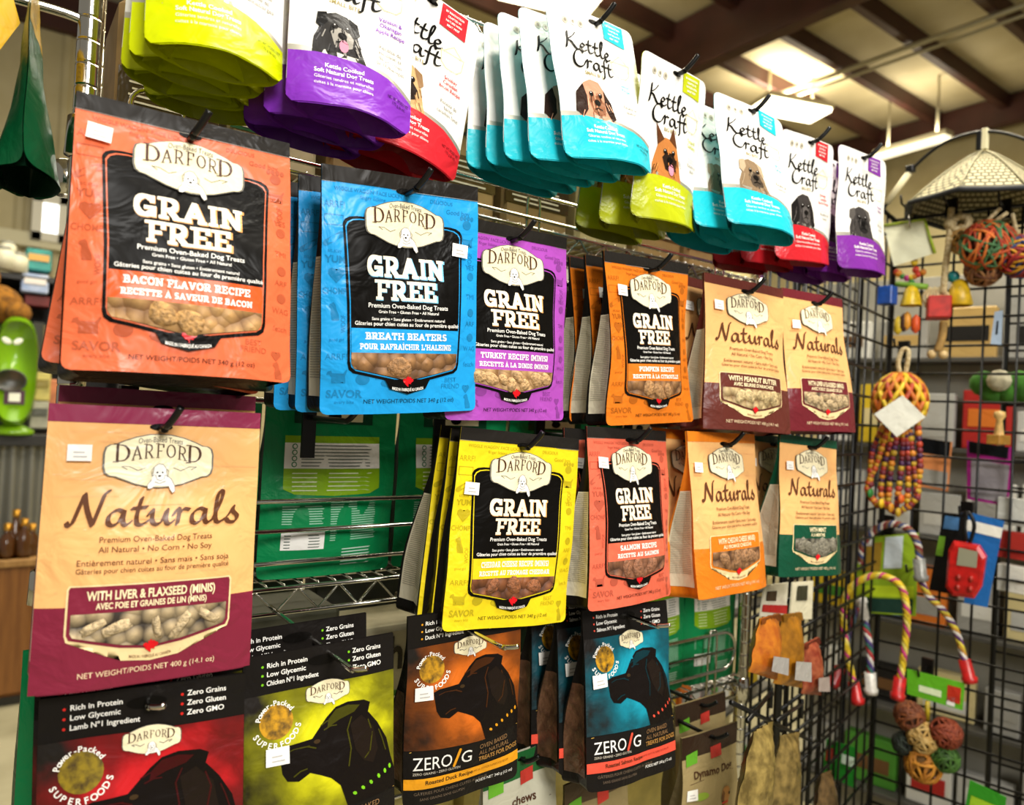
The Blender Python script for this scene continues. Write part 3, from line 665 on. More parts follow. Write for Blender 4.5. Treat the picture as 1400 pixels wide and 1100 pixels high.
    a.text('title_lettering', WHITE, 'ZERO', -.44, .80, .068, 4, align='l', wmax=.30); a.line('title_lettering', film(band), [(-.12, .805), (-.075, .722)], .0035, 4); a.text('title_lettering', WHITE, 'G', -.07, .80, .068, 4, align='l', wmax=.1)
    a.text('tagline_lettering', film('c8bfae'), 'ZERO GRAINS • ZERO GLUTEN', -.44, .825, .013, 4, align='l', wmax=.46)
    for i, t in enumerate(('OVEN BAKED', 'ALL NATURAL', 'TREATS FOR DOGS')): a.text('description_lettering', film('8d6a45' if i < 2 else 'b08040'), t, .09, .745 + .036 * i, .025, 4, align='l', wmax=(.28, .30, .39)[i], bold=.02 * (i == 2))
    a.poly('flavor_band', film(band), [(-.5, .845), (.5, .845), (.5, .90), (-.5, .90)], 3)
    a.text('flavor_lettering', film('3a2410'), flavor, -.15, .878, .022, 4, wmax=.40, bold=.02); a.text('flavor_lettering', film(tint(band, .7)), 'LIMITED EDITION SUPERFOOD RECIPE', .22, .876, .013, 4, wmax=.34); a.text('flavor_lettering', film('6a5a4a'), 'GÂTERIES POUR CHIENS CUITES AU FOUR', -.12, .93, .016, 4, wmax=.62)
    a.text('flavor_lettering', film('6a5a4a'), 'SANS GRAINS SANS GLUTEN', -.2, .96, .014, 4, wmax=.46); a.text('weight_lettering', WHITE, 'POIDS NET 340 g (12 oz)', .26, .945, .016, 4, wmax=.40)
    if stick: sticker(a, stick[0], stick[1], rot=stick[2], sz=.14)
    return a
BREED = dict(schnauzer=('2d2a28', '9a948a', '141211', 'flop', True), pug=('c8a06c', '2a211c', '8c6a45', 'flop', False), spaniel=('c98f72', '8f5c40', '2b1a14', 'long', False),
             shepherd=('b8743a', '2a1d15', '5a3319', 'up', True), wolfhound=('8a7358', '4c4136', 'b5a083', 'flop', False), poodle=('3a3533', '5c5653', '1d1a19', 'long', False), labrador=('3c3836', '22201f', '57524e', 'flop', False))
def art_kettle(sf, c, size, breed, f1, f2, stick=None, flag=True):
    a = Art(sf); k = sf.w / sf.h; cm = film(c); ac = film(c); g = film('7d7870')
    a.line('zip_seal', film('dcd8ce'), [(-.49, .145), (.49, .145)], .0016, 1); a.line('zip_seal', film('dcd8ce'), [(-.49, .165), (.49, .165)], .001, 1)
    slot(a, .045, 0, .06)
    if flag:
        a.poly('flavor_flag', cm, [(.10, .01), (.36, .01), (.36, .155), (.10, .135)], 3)
        for i in range(4): a.text('flavor_flag', WHITE, ('BY INNOVATION', 'CRAFTED IN', 'NATURE WITH', 'MEAT FIRST')[i], .23, .045 + .026 * i, .013, 4, wmax=.2, bold=.02)
    a.ell('farm_mark', film('d9d3c4'), -.24, .09, .03, 2); a.ell('farm_mark', film('c2bba8'), -.32, .09, .03, 2); a.ell('farm_mark', film('c2bba8'), -.16, .09, .03, 2)
    for q in (-.32, -.24, -.16): a.ell('farm_mark', film('8a8372'), q, .09, .014, 3, n=10)
    a.text('title_lettering', INK, 'Kettle', -.11, .285, .118, 3, 'script', wmax=.56, sx=1.3); a.text('title_lettering', INK, 'Craft', -.08, .395, .118, 3, 'script', wmax=.54, sx=1.35)
    a.text('size_lettering', film('9a8a55'), size, -.10, .435, .024, 3, wmax=.36, bold=.01)
    hue, h2, h3, ears, tongue = BREED[breed]; part = 'dog_picture'; A_, B_, C_ = film(hue), film(h2), film(h3); u, s = -.14, .58
    f = lambda x, y: (u + x * .2, s + y * .2 * k)
    a.poly(part, A_, [f(*p) for p in ((-1.0, 1.25), (-.95, .5), (-.7, -.1), (-.5, -.55), (-.15, -.72), (.3, -.66), (.6, -.35), (.75, .2), (.85, .7), (1.05, 1.3), (.6, 1.45), (-.2, 1.38), (-.7, 1.3))], 3)
    a.poly(part, B_, [f(*p) for p in ((-.35, .15), (-.1, -.1), (.3, -.08), (.55, .2), (.5, .62), (.15, .78), (-.2, .65))], 4)
    if ears == 'up':
        a.poly(part, C_, [f(*p) for p in ((-.6, -.35), (-.72, -1.25), (-.2, -.65))], 4); a.poly(part, C_, [f(*p) for p in ((.12, -.66), (.42, -1.25), (.6, -.35))], 4)
    elif ears == 'long':
        a.poly(part, C_, [f(*p) for p in ((-.55, -.5), (-.95, -.1), (-1.1, .7), (-.8, .95), (-.5, .6), (-.42, 0))], 4); a.poly(part, C_, [f(*p) for p in ((.55, -.4), (.9, .1), (1.0, .8), (.75, .95), (.58, .5))], 4)
    else:
        a.poly(part, C_, [f(*p) for p in ((-.5, -.62), (-.85, -.5), (-.9, -.05), (-.7, .1), (-.45, -.25))], 4); a.poly(part, C_, [f(*p) for p in ((.35, -.65), (.72, -.5), (.82, -.05), (.64, .1), (.48, -.3))], 4)
    rn = random.Random(breed)
    for i in range(26):
        x = rn.uniform(-.85, .8); y = rn.uniform(-.3, .72)
        if abs(x) > .9 - (.5 if y < 0 else 0): continue
        dx = x * .18; a.line(part, (B_, C_, film(tint(hue, 1.25)))[i % 3], [f(x, y), f(x + dx, y + .28)], .0012, 5)
    for q in (-.18, .32): a.ell(part, film('16110e'), *f(q, -.12), .022, 6, 1, 10); a.ell(part, WHITE, *f(q - .03, -.16), .006, 7, 1, 6)
    a.ell(part, film('0f0c0b'), *f(.1, .22), .036, 6, .75, 12); a.line(part, film('0f0c0b'), [f(.1, .3), f(.1, .45), f(-.1, .52)], .0015, 6); a.line(part, film('0f0c0b'), [f(.1, .45), f(.3, .5)], .0015, 6)
    if tongue: a.ell(part, film('d98aa0'), *f(.16, .64), .036, 6, 1.4, 12)
    for i, t in enumerate(f1): a.text('recipe_lettering', ac, t, .28, .44 + .033 * i, .023, 3, wmax=.34, bold=.015)
    for i in range(2): a.text('recipe_lettering', film('b9b3a6'), 'with natural flavours', .28, .55 + .02 * i, .010, 3, wmax=.2)
    for i, t in enumerate(f2): a.text('recipe_lettering', g, t, .28, .60 + .033 * i, .023, 3, wmax=.32, bold=.005)
    a.line('kettle_mark', film('d8cfa8'), [(.16, .27), (.17, .34), (.22, .37), (.32, .37), (.37, .34), (.38, .27), (.16, .27)], .0014, 3); a.line('kettle_mark', film('d8cfa8'), [(.18, .27), (.27, .22), (.36, .27)], .001, 3)
    a.poly('lower_band', SILV, [(-.5, .705), (-.3, .698), (0, .71), (.25, .735), (.5, .80), (.5, .86), (-.5, .80)], 3)
    a.poly('lower_band', cm, [(-.499, .735), (-.3, .722), (0, .732), (.25, .76), (.499, .825), (.499, .90), (.497, .965), (.46, .994), (-.46, .994), (-.497, .965), (-.499, .88)], 4)
    for i, t in enumerate(('Kettle Cooked', 'Soft Natural Dog Treats', 'Gâteries tendres et naturelles', 'cuites à la marmite pour chiens')): a.text('band_lettering', WHITE, t, -.10, .795 + .032 * i, (.023, .023, .018, .018)[i], 5, wmax=.44, bold=.02 if i < 2 else 0)
    a.text('weight_lettering', film(tint(c, .45)), 'NET WT./POIDS NET', .36, .86, .018, 5, wmax=.22); a.text('weight_lettering', film(tint(c, .45)), '170 g (6 oz)', .36, .885, .018, 5, wmax=.14)
    return a
# ---------------------------------------------------------------- pouches on their hooks
def hook(x, y, z, label, metal='black', y_back=0.20, tip=0.024, plate=None, group='display hooks', zb=None):
    """peg from the shelf front out through the pouches: origin at the tip end"""
    m = BLACKM if metal == 'black' else CHROME
    if plate is None: plate = metal == 'black'
    if metal != 'black': tip = .006
    t = empty('display_hook', (x, y, z)); tag(t, label, 'hook', group)
    L = y_back - y; a = MB(); r = 0.0034 if metal == 'black' else 0.0028
    a.tube(catmull([(0, L, 0), (0, .02, 0), (0, .0, 0.001), (.005, -.010, tip * .45), (.009, -.016, tip * .85)], 4), r, m); a.build('arm', t)
    if plate:
        b = MB(); b.box((0, L + .004, -.01), (.018, .005, .085), m); b.box((0, L + .0, .036), (.018, .02, .005), m); b.build('back_plate', t)
    return t
ORD = ('front', 'second', 'third', 'fourth', 'fifth')
NW = lambda s: len(s.split())
def pouch(desc, kind, pose, copies, artf, sfk, body, group, extra=None, cat='treat pouch'):
    x, y, z, yaw, tilt, roll, w, h = pose
    sf = Surf(w, h, **sfk)
    t = empty(kind, (x, y, z), (tilt, roll, yaw))
    n = len(copies) + 1
    tag(t, desc if n == 1 else desc + ', front one', cat, group)
    a = artf(sf); pouch_body(sf, body[0], body[1], body[2], t, a.parts.pop('film_body', None), *(body[3:] or (None, 2.0))); a.build(t)
    if hasattr(a, 'biscuit_mb') and a.biscuit_mb.f:
        win = [o for o in COL.objects if o.parent == t and o.name.startswith('product_window')][0]
        a.biscuit_mb.build('biscuits', win)
    if extra: extra(sf, t)
    for i, (dx, dy, dz, dyaw, droll) in enumerate(copies):
        c = copy_tree(t); c.location = (x + dx, y + dy, z + dz); c.rotation_euler = (tilt, roll + droll, yaw + dyaw)
        c['label'] = desc + ', ' + ORD[i + 1] + ' from front'
    return t
DKF = film('191614', .3); NUT = film('e6dcc0', .5)
def gf(desc, pose, copies, c, band, f1, f2, treat, tdark, stick, size, seed, panel=True, T=.045, pinch=0.0, flare=0.02, twist=0.0):
    def ex(sf, t):
        if panel: side_panel(sf, t, NUT, film('aaa18a'), .36, .93)
    return pouch(desc, 'treat_pouch', pose, copies, lambda sf: art_grainfree(sf, c, band, f1, f2, treat, tdark, stick, size), dict(style='quad', T=T, seed=seed, pinch=pinch, flare=flare, twist=twist), (film(c), DKF, DKF), 'dog treat pouches with black label panels', ex)
TAN = 'ebb271'
def nat(desc, pose, copies, c, f1, f2, treat, tdark, stick, size, seed, weight='NET WEIGHT/POIDS NET 400 g (14.1 oz)', bone=False, T=.045, pinch=0.0, flare=0.02, header=None):
    def ex(sf, t): side_panel(sf, t, NUT, film('aaa18a'), .36, .93)
    return pouch(desc, 'biscuit_pouch', pose, copies, lambda sf: art_naturals(sf, c, f1, f2, treat, tdark, stick, size, weight, bone, header), dict(style='quad', T=T, seed=seed, pinch=pinch, flare=flare), (film(TAN), film(c), film(c), film(c), .73), 'cream and coloured biscuit pouches', ex)
MEATM = mat('jerky_window', '7a5540', .28, kind='mix', c2='4a3024', scale=55, bump=.4)
def zero(desc, pose, copies, glow, band, word, flavor, stick, seed, T=.045, ring='c99312'):
    def ex(sf, t): side_panel(sf, t, MEATM, film('aaa18a'), .42, .93, 'side_window', False)
    return pouch(desc, 'treat_pouch', pose, copies, lambda sf: art_zero(sf, glow, band, word, flavor, 0, stick, ring), dict(style='quad', T=T, seed=seed, flare=.02), (DKF, DKF, DKF), 'black dog portrait treat pouches', ex)
KW = film('ece9e2', .42)
def ket(desc, pose, copies, c, size, breed, f1, f2, seed, T=.04, pinch=0.0):
    return pouch(desc, 'snack_pouch', pose, copies, lambda sf: art_kettle(sf, c, size, breed, f1, f2), dict(style='doypack', T=T, seed=seed, pinch=pinch), (KW, film(tint(c, .8)), film(c), film(c), .90), 'white stand-up snack pouches along the top')

# second row: black-label pouches
gf('large coral bacon flavor treat pouch with black panel at left', (.143, .002, 1.752, -.03, -.16, 0, .183, .240), [(.014, .055, -.004, .02, .11)], 'dc6840', 'd8541f', 'BACON FLAVOR RECIPE', 'RECETTE À SAVEUR DE BACON', 'c99a5c', '8a5f33', (-.40, .145, .10), .085, 1, panel=False, T=.05)
gf('bright blue breath freshening treat pouch with black label panel', (.356, -.010, 1.746, -.06, .05, -.07, .182, .255), [(-.004, .055, .0, .0, .01), (-.012, .095, .0, 0, .02)], '1e9be0', '1e9be0', 'BREATH BEATERS', 'POUR RAFRAÎCHIR L\'HALEINE', 'b08050', '6e4a2a', (.36, .292, .10), .10, 2, T=.042)
gf('violet turkey recipe treat pouch with black label panel', (.515, .010, 1.725, .04, -.01, -.03, .182, .237), [], 'a94bb4', 'a94bb4', 'TURKEY RECIPE (MINIS)', 'RECETTE À LA DINDE (MINIS)', 'd9ae78', '94683c', None, .055, 3)
gf('orange pumpkin recipe treat pouch with pinched waist', (.749, .007, 1.724, .06, -.05, -.06, .181, .233), [(.0, .040, .0, .03, .0), (.0, .075, .0, .05, .02)], 'd9741c', 'dc7420', 'PUMPKIN RECIPE', 'RECETTE À LA CITROUILLE', 'b98a58', '6e4a2a', (-.36, .22, .04), .07, 4, T=.036, pinch=.10)
# third row
gf('bright yellow cheddar cheese treat pouch with black label panel', (.544, .004, 1.473, -.02, -.02, .06, .182, .236), [(.001, .024, -.004, .0, .01)], 'e8cf1e', 'ecc81c', 'CHEDDAR CHEESE RECIPE (MINIS)', 'RECETTE AU FROMAGE CHEDDAR', '9a5c34', '5a3018', (-.39, .30, .04), .075, 5, panel=False, T=.019)
gf('yellow cheddar cheese treat pouch hanging rearmost behind the other two yellow pouches', (.545, .052, 1.470, -.03, -.02, .09, .182, .236), [], 'e8cf1e', 'ecc81c', 'CHEDDAR CHEESE RECIPE (MINIS)', 'RECETTE AU FROMAGE CHEDDAR', '9a5c34', '5a3018', (-.39, .30, .04), .075, 16, T=.055)
gf('coral pink salmon recipe treat pouch with black label panel', (.726, .005, 1.483, .14, -.10, .02, .181, .236), [(.004, .05, -.006, .0, .02)], 'e0684e', 'e2694e', 'SALMON RECIPE', 'RECETTE AU SAUMON', 'a06a4a', '5e3a26', (-.36, .20, .08), .085, 6, T=.044, pinch=.03)
# biscuit pouches
nat('large cream and maroon liver biscuit pouch under the bacon pouch', (.133, .005, 1.486, -.04, -.05, .01, .176, .242), [(.010, .05, .016, .03, .0)], '7c2338', 'WITH LIVER & FLAXSEED (MINIS)', 'AVEC FOIE ET GRAINES DE LIN (MINIS)', 'd6bd92', '3a3028', (-.36, .17, .0), .075, 7, bone=True, header='8a2c4c')
nat('cream and brown peanut butter biscuit pouch beside the orange pumpkin pouch', (.960, .0, 1.721, -.09, -.11, .02, .184, .237), [(-.012, .05, .0, .05, .02)], '5e2a22', 'WITH PEANUT BUTTER', 'AVEC BEURRE D\'ARACHIDE', 'd8bd88', '8a6a40', (-.36, .20, .02), .07, 8, pinch=.04, flare=.08)
nat('cream and maroon liver biscuit pouch at right end of second row', (1.149, .001, 1.727, -.05, -.13, -.01, .178, .239), [], '6a2028', 'WITH LIVER & FLAXSEED (MINIS)', 'AVEC FOIE ET GRAINES DE LIN', 'cbb084', '5c4c38', (-.34, .25, .0), .055, 9, pinch=.03, flare=.10)
nat('cream and bright orange cheddar biscuit pouch beside the salmon pouch', (.924, .002, 1.482, .08, -.14, .01, .181, .241), [(-.02, .055, .0, .02, .03)], 'dd7a1c', 'WITH CHEDDAR CHEESE (MINIS)', 'AU FROMAGE CHEDDAR', 'a87a50', '5e3c22', (-.40, .22, .05), .08, 10, T=.05, pinch=.03)
nat('cream and dark green mint biscuit pouch at right end of third row', (1.166, .006, 1.479, -.01, -.10, .06, .178, .235), [(-.02, .06, .0, .03, .02)], '0f4a33', 'WITH MINT', 'À LA MENTHE', '8a8472', '3c3a30', (-.36, .22, .0), .085, 11, T=.05, pinch=.05, flare=.08)
# bottom row: black pouches with a dog's head
zero('black lamb treat pouch with red dog portrait, bottom left corner', (.132, -.001, 1.237, -.20, 0, -.03, .167, .234), [(.0, .05, .004, .05, 0)], 'c21a20', 'c8241e', 'Lamb', 'Roasted Lamb Recipe', (-.38, .46, -.05), 12, ring='8a7410')
zero('black chicken treat pouch with yellow dog portrait on a chrome hook', (.298, .006, 1.247, -.06, -.04, -.04, .160, .236), [(-.012, .045, .012, .0, 0)], 'd3cf14', '7ac61e', 'Chicken', 'Roasted Chicken Recipe', (-.30, .42, .0), 13, T=.04)
zero('black duck treat pouch with orange dog portrait', (.480, .014, 1.262, -.10, .05, -.05, .152, .226), [], 'd2691a', 'e39a1c', 'Duck', 'Roasted Duck Recipe', (-.37, .40, -.02), 14, T=.05)
zero('black salmon treat pouch with teal dog portrait', (.740, .008, 1.237, -.01, -.15, .02, .162, .228), [(-.004, .055, .0, .05, .01), (-.01, .105, .0, .06, .03)], '1290a8', 'e2503c', 'Salmon', 'Roasted Salmon Recipe', (-.38, .40, -.05), 15, T=.048)
# top row: white stand-up pouches, seen from below
ket('white and lime snack pouch, large at the upper left', (.166, .036, 2.013, .0, -.10, .0, .126, .200), [(-.004, .035, -.002, .02, .02), (-.004, .070, -.004, .03, .03), (.014, .105, -.006, -.03, -.02)], 'c9d400', 'SMALL BITE', 'pug', ('Turkey &', 'Cranberry', 'Recipe'), ('Recette de', 'dinde et', 'canneberges'), 21, T=.040)
ket('white and purple snack pouch with black schnauzer picture', (.302, .020, 1.998, -.06, -.08, .02, .136, .205), [(-.006, .040, -.004, .02, .02), (-.012, .080, -.006, .0, .03)], '7d2fb0', 'SMALL BITE', 'schnauzer', ('Venison &', 'Okanagan', 'Apple Recipe'), ('Recette de', 'venaison et', 'de pommes', "de l'Okanagan"), 22, T=.036)
ket('white and red snack pouch with pug picture', (.412, .055, 1.991, .10, .02, .13, .156, .205), [(-.008, .045, -.004, .0, .0)], 'd22630', 'SMALL BITE', 'pug', ('Smokey', 'Canadian', 'Bacon Recipe'), ('Recette de', 'bacon', 'canadien fumé'), 23, T=.038)
ket('white and turquoise snack pouch with spaniel picture', (.624, .010, 2.022, .04, -.15, -.11, .161, .203), [(-.020, .028, -.006, .0, .06), (-.030, .060, -.006, .02, .10), (-.030, .092, -.008, .02, .13), (-.036, .124, -.008, .02, .15)], '1fb9c8', 'SMALL BITE', 'spaniel', ('Salmon', 'Recipe'), ('Recette de', 'saumon'), 24, T=.026)
ket('white and olive lime snack pouch with shepherd picture', (.780, .0, 2.002, .15, .07, -.05, .163, .224), [(-.010, .048, -.004, .0, .02), (-.010, .094, -.004, .0, .04)], 'b4bc14', 'BIG BITE', 'shepherd', ('Turkey &', 'Cranberry'), ('Recette de', 'dinde'), 25, T=.042, pinch=.03)
ket('white and turquoise snack pouch with shaggy brown dog picture', (.953, .002, 1.995, -.03, -.19, .03, .166, .215), [(-.02, .042, -.004, .04, .03), (-.03, .085, -.004, .03, .06)], '1fb9c8', 'BIG BITE', 'wolfhound', ('Salmon', 'Recipe'), ('Recette de', 'saumon'), 26, T=.038)
ket('white and red snack pouch with dark poodle picture', (1.126, .007, 1.993, .03, .06, -.07, .163, .214), [(-.02, .05, -.004, .03, .04), (-.03, .095, -.004, .0, .06)], 'c8232c', 'BIG BITE', 'poodle', ('Smokey', 'Canadian', 'Bacon Recipe'), ('Recette de', 'bacon'), 27, T=.042)
ket('white and purple snack pouch with black dog, right end of top row', (1.289, .002, 2.005, .0, -.01, -.04, .165, .221), [(-.02, .05, -.004, .03, .03), (-.03, .095, -.004, .0, .06)], '7a2c96', 'BIG BITE', 'labrador', ('Venison', 'Recipe'), ('Recette de', 'venaison'), 28, T=.04)

# hooks
for x, y, z, lab, me_, yb in (
    (.143, -.012, 1.733, 'black hook carrying the bacon pouches', 'black', .20), (.360, -.030, 1.728, 'black hook carrying the blue pouches', 'black', .20), (.515, -.008, 1.708, 'black hook carrying the violet turkey pouch', 'black', .20),
    (.753, -.010, 1.707, 'black hook carrying the orange pumpkin pouches', 'black', .20), (.960, -.014, 1.703, 'black hook carrying the brown peanut butter pouches', 'black', .20), (1.149, -.014, 1.708, 'black hook carrying the maroon liver pouch of second row', 'black', .20),
    (.133, -.012, 1.468, 'black hook carrying the large maroon liver pouches at the left', 'black', .20), (.540, -.012, 1.456, 'black hook carrying the yellow pouches', 'black', .20), (.726, -.012, 1.466, 'black hook carrying the salmon pink pouches', 'black', .20),
    (.924, -.015, 1.464, 'black hook carrying the orange cheddar biscuit pouches', 'black', .20), (1.162, -.010, 1.462, 'black hook carrying the green mint pouches', 'black', .20), (.345, .08, 1.478, 'empty black hook between the maroon and the yellow pouches', 'black', .20),
    (.132, -.015, 1.223, 'chrome hook carrying the red portrait pouches', 'chrome', .20), (.306, -.050, 1.238, 'long chrome hook carrying the yellow portrait pouches', 'chrome', .20), (.482, -.060, 1.236, 'chrome hook carrying the orange portrait pouch', 'chrome', .20), (.740, -.050, 1.223, 'chrome hook carrying the teal portrait pouches', 'chrome', .20),
    (.166, .020, 2.005, 'black hook carrying the lime pouches at the upper left', 'black', .21), (.302, .006, 1.99, 'black hook carrying the purple schnauzer pouches', 'black', .21), (.412, .040, 1.983, 'black hook carrying the red pug pouches', 'black', .21), (.630, -.004, 2.013, 'black hook carrying the turquoise spaniel pouches', 'black', .21),
    (.783, -.014, 1.992, 'black hook carrying the olive shepherd pouches', 'black', .21), (.953, -.012, 1.986, 'black hook carrying the turquoise shaggy dog pouches', 'black', .21), (1.128, -.008, 1.984, 'black hook carrying the red poodle pouches', 'black', .21), (1.290, -.012, 1.996, 'black hook carrying the purple end pouches', 'black', .21)):
    hook(x, y, z, lab, me_, yb)

# ---------------------------------------------------------------- chrome wire shelving
XL, XR, YF, YB = .078, 1.304, .222, .42
def post(x, y, lab):
    t = empty('shelf_post', (x, y, 0)); tag(t, lab, 'post', 'chrome shelf posts')
    a = MB(); P = [(0, 0), (.0127, 0)]
    for k in range(81): z = .03 + .0254 * k; P += [(.0127, z - .003), (.0127, z - .0012), (.0120, z - .0005), (.0120, z + .0005), (.0127, z + .0012), (.0127, z + .003)]
    a.lathe(P + [(.0127, 2.11), (0, 2.112)], CHROME, 16); a.build('pole', t)
post(XL, YF, 'grooved chrome shelf post at the left front corner'); post(XR, YF, 'grooved chrome shelf post at the right front corner'); post(XL + .022, YB, 'grooved chrome shelf post at the left rear corner'); post(XR, YB, 'grooved chrome shelf post at the right rear corner')
def wire_shelf(z, lab):
    t = empty('wire_shelf', (0, 0, z)); tag(t, lab, 'shelf', 'chrome wire shelves')
    for nm, y in (('front_truss', YF), ('rear_truss', YB)):
        a = MB(); x0, x1 = XL + .014, XR - .014; yy = y + (.0 if y < .4 else 0)
        a.tube([(x0, yy, 0), (x1, yy, 0)], .0032, CHROME); a.tube([(x0, yy, -.032), (x1, yy, -.032)], .0032, CHROME)
        n = 42; P = [(x0 + (x1 - x0) * i / n, yy, -.001 if i % 2 else -.031) for i in range(n + 1)]; a.tube(P, .0022, CHROME, 6); a.build(nm, t)
    for nm, x in (('left_rail', XL), ('right_rail', XR)):
        a = MB()
        for dz in (0, -.032): a.tube([(x, YF + .014, dz), (x, YB - .014, dz)], .0032, CHROME)
        n = 8; a.tube([(x, YF + .014 + (YB - YF - .028) * i / n, -.001 if i % 2 else -.031) for i in range(n + 1)], .0022, CHROME, 6); a.build(nm, t)
    a = MB()
    for i in range(52): x = XL + .02 + (XR - XL - .04) * i / 51; a.tube([(x, YF, .0035), (x, YB, .0035)], .0017, CHROME, 6)
    for y in (.28, .35): a.tube([(XL, y, -.002), (XR, y, -.002)], .0026, CHROME)
    a.build('wire_deck', t)
    for x in (XL, XR):
        for y in (YF, YB):
            c = MB(); c.lathe([(.0134, -.04), (.019, -.038), (.017, .004), (.0134, .006)], CHROME, 16, Matrix.Translation((x, y, 0))); c.build('corner_collar', t)
wire_shelf(2.085, 'topmost chrome wire shelf above the white snack pouches'); wire_shelf(1.795, 'chrome wire shelf behind the tops of the black-label pouches'); wire_shelf(1.254, 'chrome wire shelf carrying the green pouches'); wire_shelf(.967, 'lowest chrome wire shelf, behind the black portrait pouches')
def ledge(z0, zs, x0, x1, lab, y=YF - .012):
    t = empty('shelf_ledge', (0, y, z0)); tag(t, lab, 'shelf ledge', 'chrome shelf ledges')
    a = MB(); top, bot = zs[-1], zs[0]; r = (top - bot) / 2
    L = [(x0 + r + r * math.cos(q), 0, bot + r + r * math.sin(q)) for q in [PI / 2 + PI * i / 10 for i in range(11)]]
    Rr = [(x1 - r + r * math.cos(q), 0, bot + r + r * math.sin(q)) for q in [-PI / 2 + PI * i / 10 for i in range(11)]]
    a.tube(L + Rr, .0032, CHROME, 8, closed=True); a.build('loop_rail', t)
    for zz in zs[1:-1]:
        b = MB(); b.tube([(x0 + .006, .0, zz), (x1 - .006, 0, zz)], .003, CHROME); b.build('middle_rail', t)
    for i in range(3):
        x = x0 + (x1 - x0) * (.06, .5, .90)[i]; b = MB()
        b.tube(catmull([(x - .012, .005, -.03), (x - .012, .005, top - .01), (x, .005, top + .004), (x + .012, .005, top - .01), (x + .012, .005, -.03)], 5), .0026, CHROME, 6); b.build('support_loop', t)
ledge(1.254, (.036, .077, .115), .10, 1.24, 'three-railed chrome ledge in front of the green pouches')
ledge(.967, (.036, .073, .110), .62, 1.262, 'three-railed chrome ledge with a rounded end at the lower right')
ledge(1.795, (.012, .050), .12, 1.28, 'chrome ledge behind the tops of the second row pouches')
o = MB(); o.tube([(XL, YF - .016, 1.497), (XR, YF - .016, 1.497)], .0042, CHROME); tag(o.build('hanging_rail'), 'straight chrome rail carrying the hooks of the third row', 'rail', None)
o = MB(); o.tube([(XL, YF - .016, 2.035), (XR, YF - .016, 2.035)], .0042, CHROME); tag(o.build('hanging_rail'), 'straight chrome rail carrying the hooks of the white snack pouches', 'rail', None)
# ---------------------------------------------------------------- goods on the wire shelves
GRN = film('10824a'); GRND = film('0a3f26'); KRAFT = film('a98a58', .6); CRM = film('d9cda2', .55); LIME = film('8bb51c')
def small_lines(a, part, m, u0, u1, s0, s1, n, lay, wid=.0011):
    rn = random.Random(int(s0 * 1000) + n)
    for i in range(n):
        s = s0 + (s1 - s0) * (i + .5) / n; a.poly(part, m, [(u0, s - .0028), (u1 - rn.uniform(0, .12) * (u1 - u0), s - .0028), (u1 - .02, s + .0028), (u0, s + .0028)], lay, cell=.03)
def dental(x, y, z, label, yaw=0.0, tilt=0.0, w=.19, h=.25, grp='green dental chew pouches', seed=3):
    t = empty('dental_chew_pouch', (x, y, z + h), (tilt, 0, yaw)); tag(t, label, 'pet treat pouch', grp)
    sf = Surf(w, h, 'quad', .055, seed); a = Art(sf)
    a.poly('back_label', GRND, [(-.3, .0), (.3, .0), (.3, .13), (-.3, .13)], 1); a.poly('back_label', CRM, [(-.22, .012), (.22, .012), (.22, .115), (-.22, .115)], 2)
    a.ell('back_label', INK, 0, .085, .05, 3, .6); a.line('back_label', INK, [(-.15, .05), (-.05, .03), (.05, .05), (.14, .035)], .003, 3)
    a.poly('benefit_panel', LIME, [(-.36, .20), (.36, .20), (.36, .50), (.28, .53), (0, .54), (-.28, .53), (-.36, .50)], 1); a.poly('benefit_panel', WHITE, [(-.36, .24), (.36, .24), (.36, .385), (-.36, .385)], 2)
    for i in range(4): a.ell('benefit_panel', GRN, -.29, .26 + .034 * i, .02, 3, n=10); a.ell('benefit_panel', WHITE, -.29, .26 + .034 * i, .013, 4, n=10)
    small_lines(a, 'benefit_panel', film('5d6b5e'), -.24, .30, .245, .38, 7, 3); small_lines(a, 'benefit_panel', film('e8f0c8'), -.30, .30, .40, .52, 5, 2)
    small_lines(a, 'ingredient_panel', film('9fcbb0'), -.02, .36, .57, .80, 17, 1); small_lines(a, 'ingredient_panel', film('9fcbb0'), -.36, -.06, .59, .70, 8, 1)
    a.poly('ingredient_panel', WHITE, [(-.36, .74), (-.06, .74), (-.06, .84), (-.36, .84)], 1); small_lines(a, 'ingredient_panel', film('5d6b5e'), -.34, -.08, .75, .835, 5, 2); small_lines(a, 'ingredient_panel', film('cfe4d4'), .08, .32, .84, .95, 6, 1)
    pouch_body(sf, GRN, GRND, GRN, t, a.parts.pop('film_body', None)); a.build(t); return t
for i, (x, lab) in enumerate(((.201, 'green dental chew pouch, back label out, first on the shelf behind the maroon pouch'), (.396, 'green dental chew pouch with lime panel, fully seen beside the maroon biscuit pouch'), (.592, 'green dental chew pouch half hidden by the yellow pouches'), (.79, 'green dental chew pouch behind the salmon pouch'), (.99, 'green dental chew pouch behind the orange cheddar biscuit pouch'))):
    dental(x, .243, 1.262, lab, .0, .02, .190, .238, seed=30 + i)
dental(1.065, .245, .973, 'green chew pouch behind the low rounded ledge, left one of the two', .02, .0, .17, .235, 'green chew pouches on the lowest shelf', 41)
dental(1.225, .245, .973, 'green chew pouch behind the low rounded ledge, right one beside the post', -.02, .0, .155, .235, 'green chew pouches on the lowest shelf', 42)
dental(.142, .245, .973, 'green chew pouch at the left end of the lowest shelf behind the red portrait pouches', .0, .0, .185, .235, 'green chew pouches on the lowest shelf', 43)
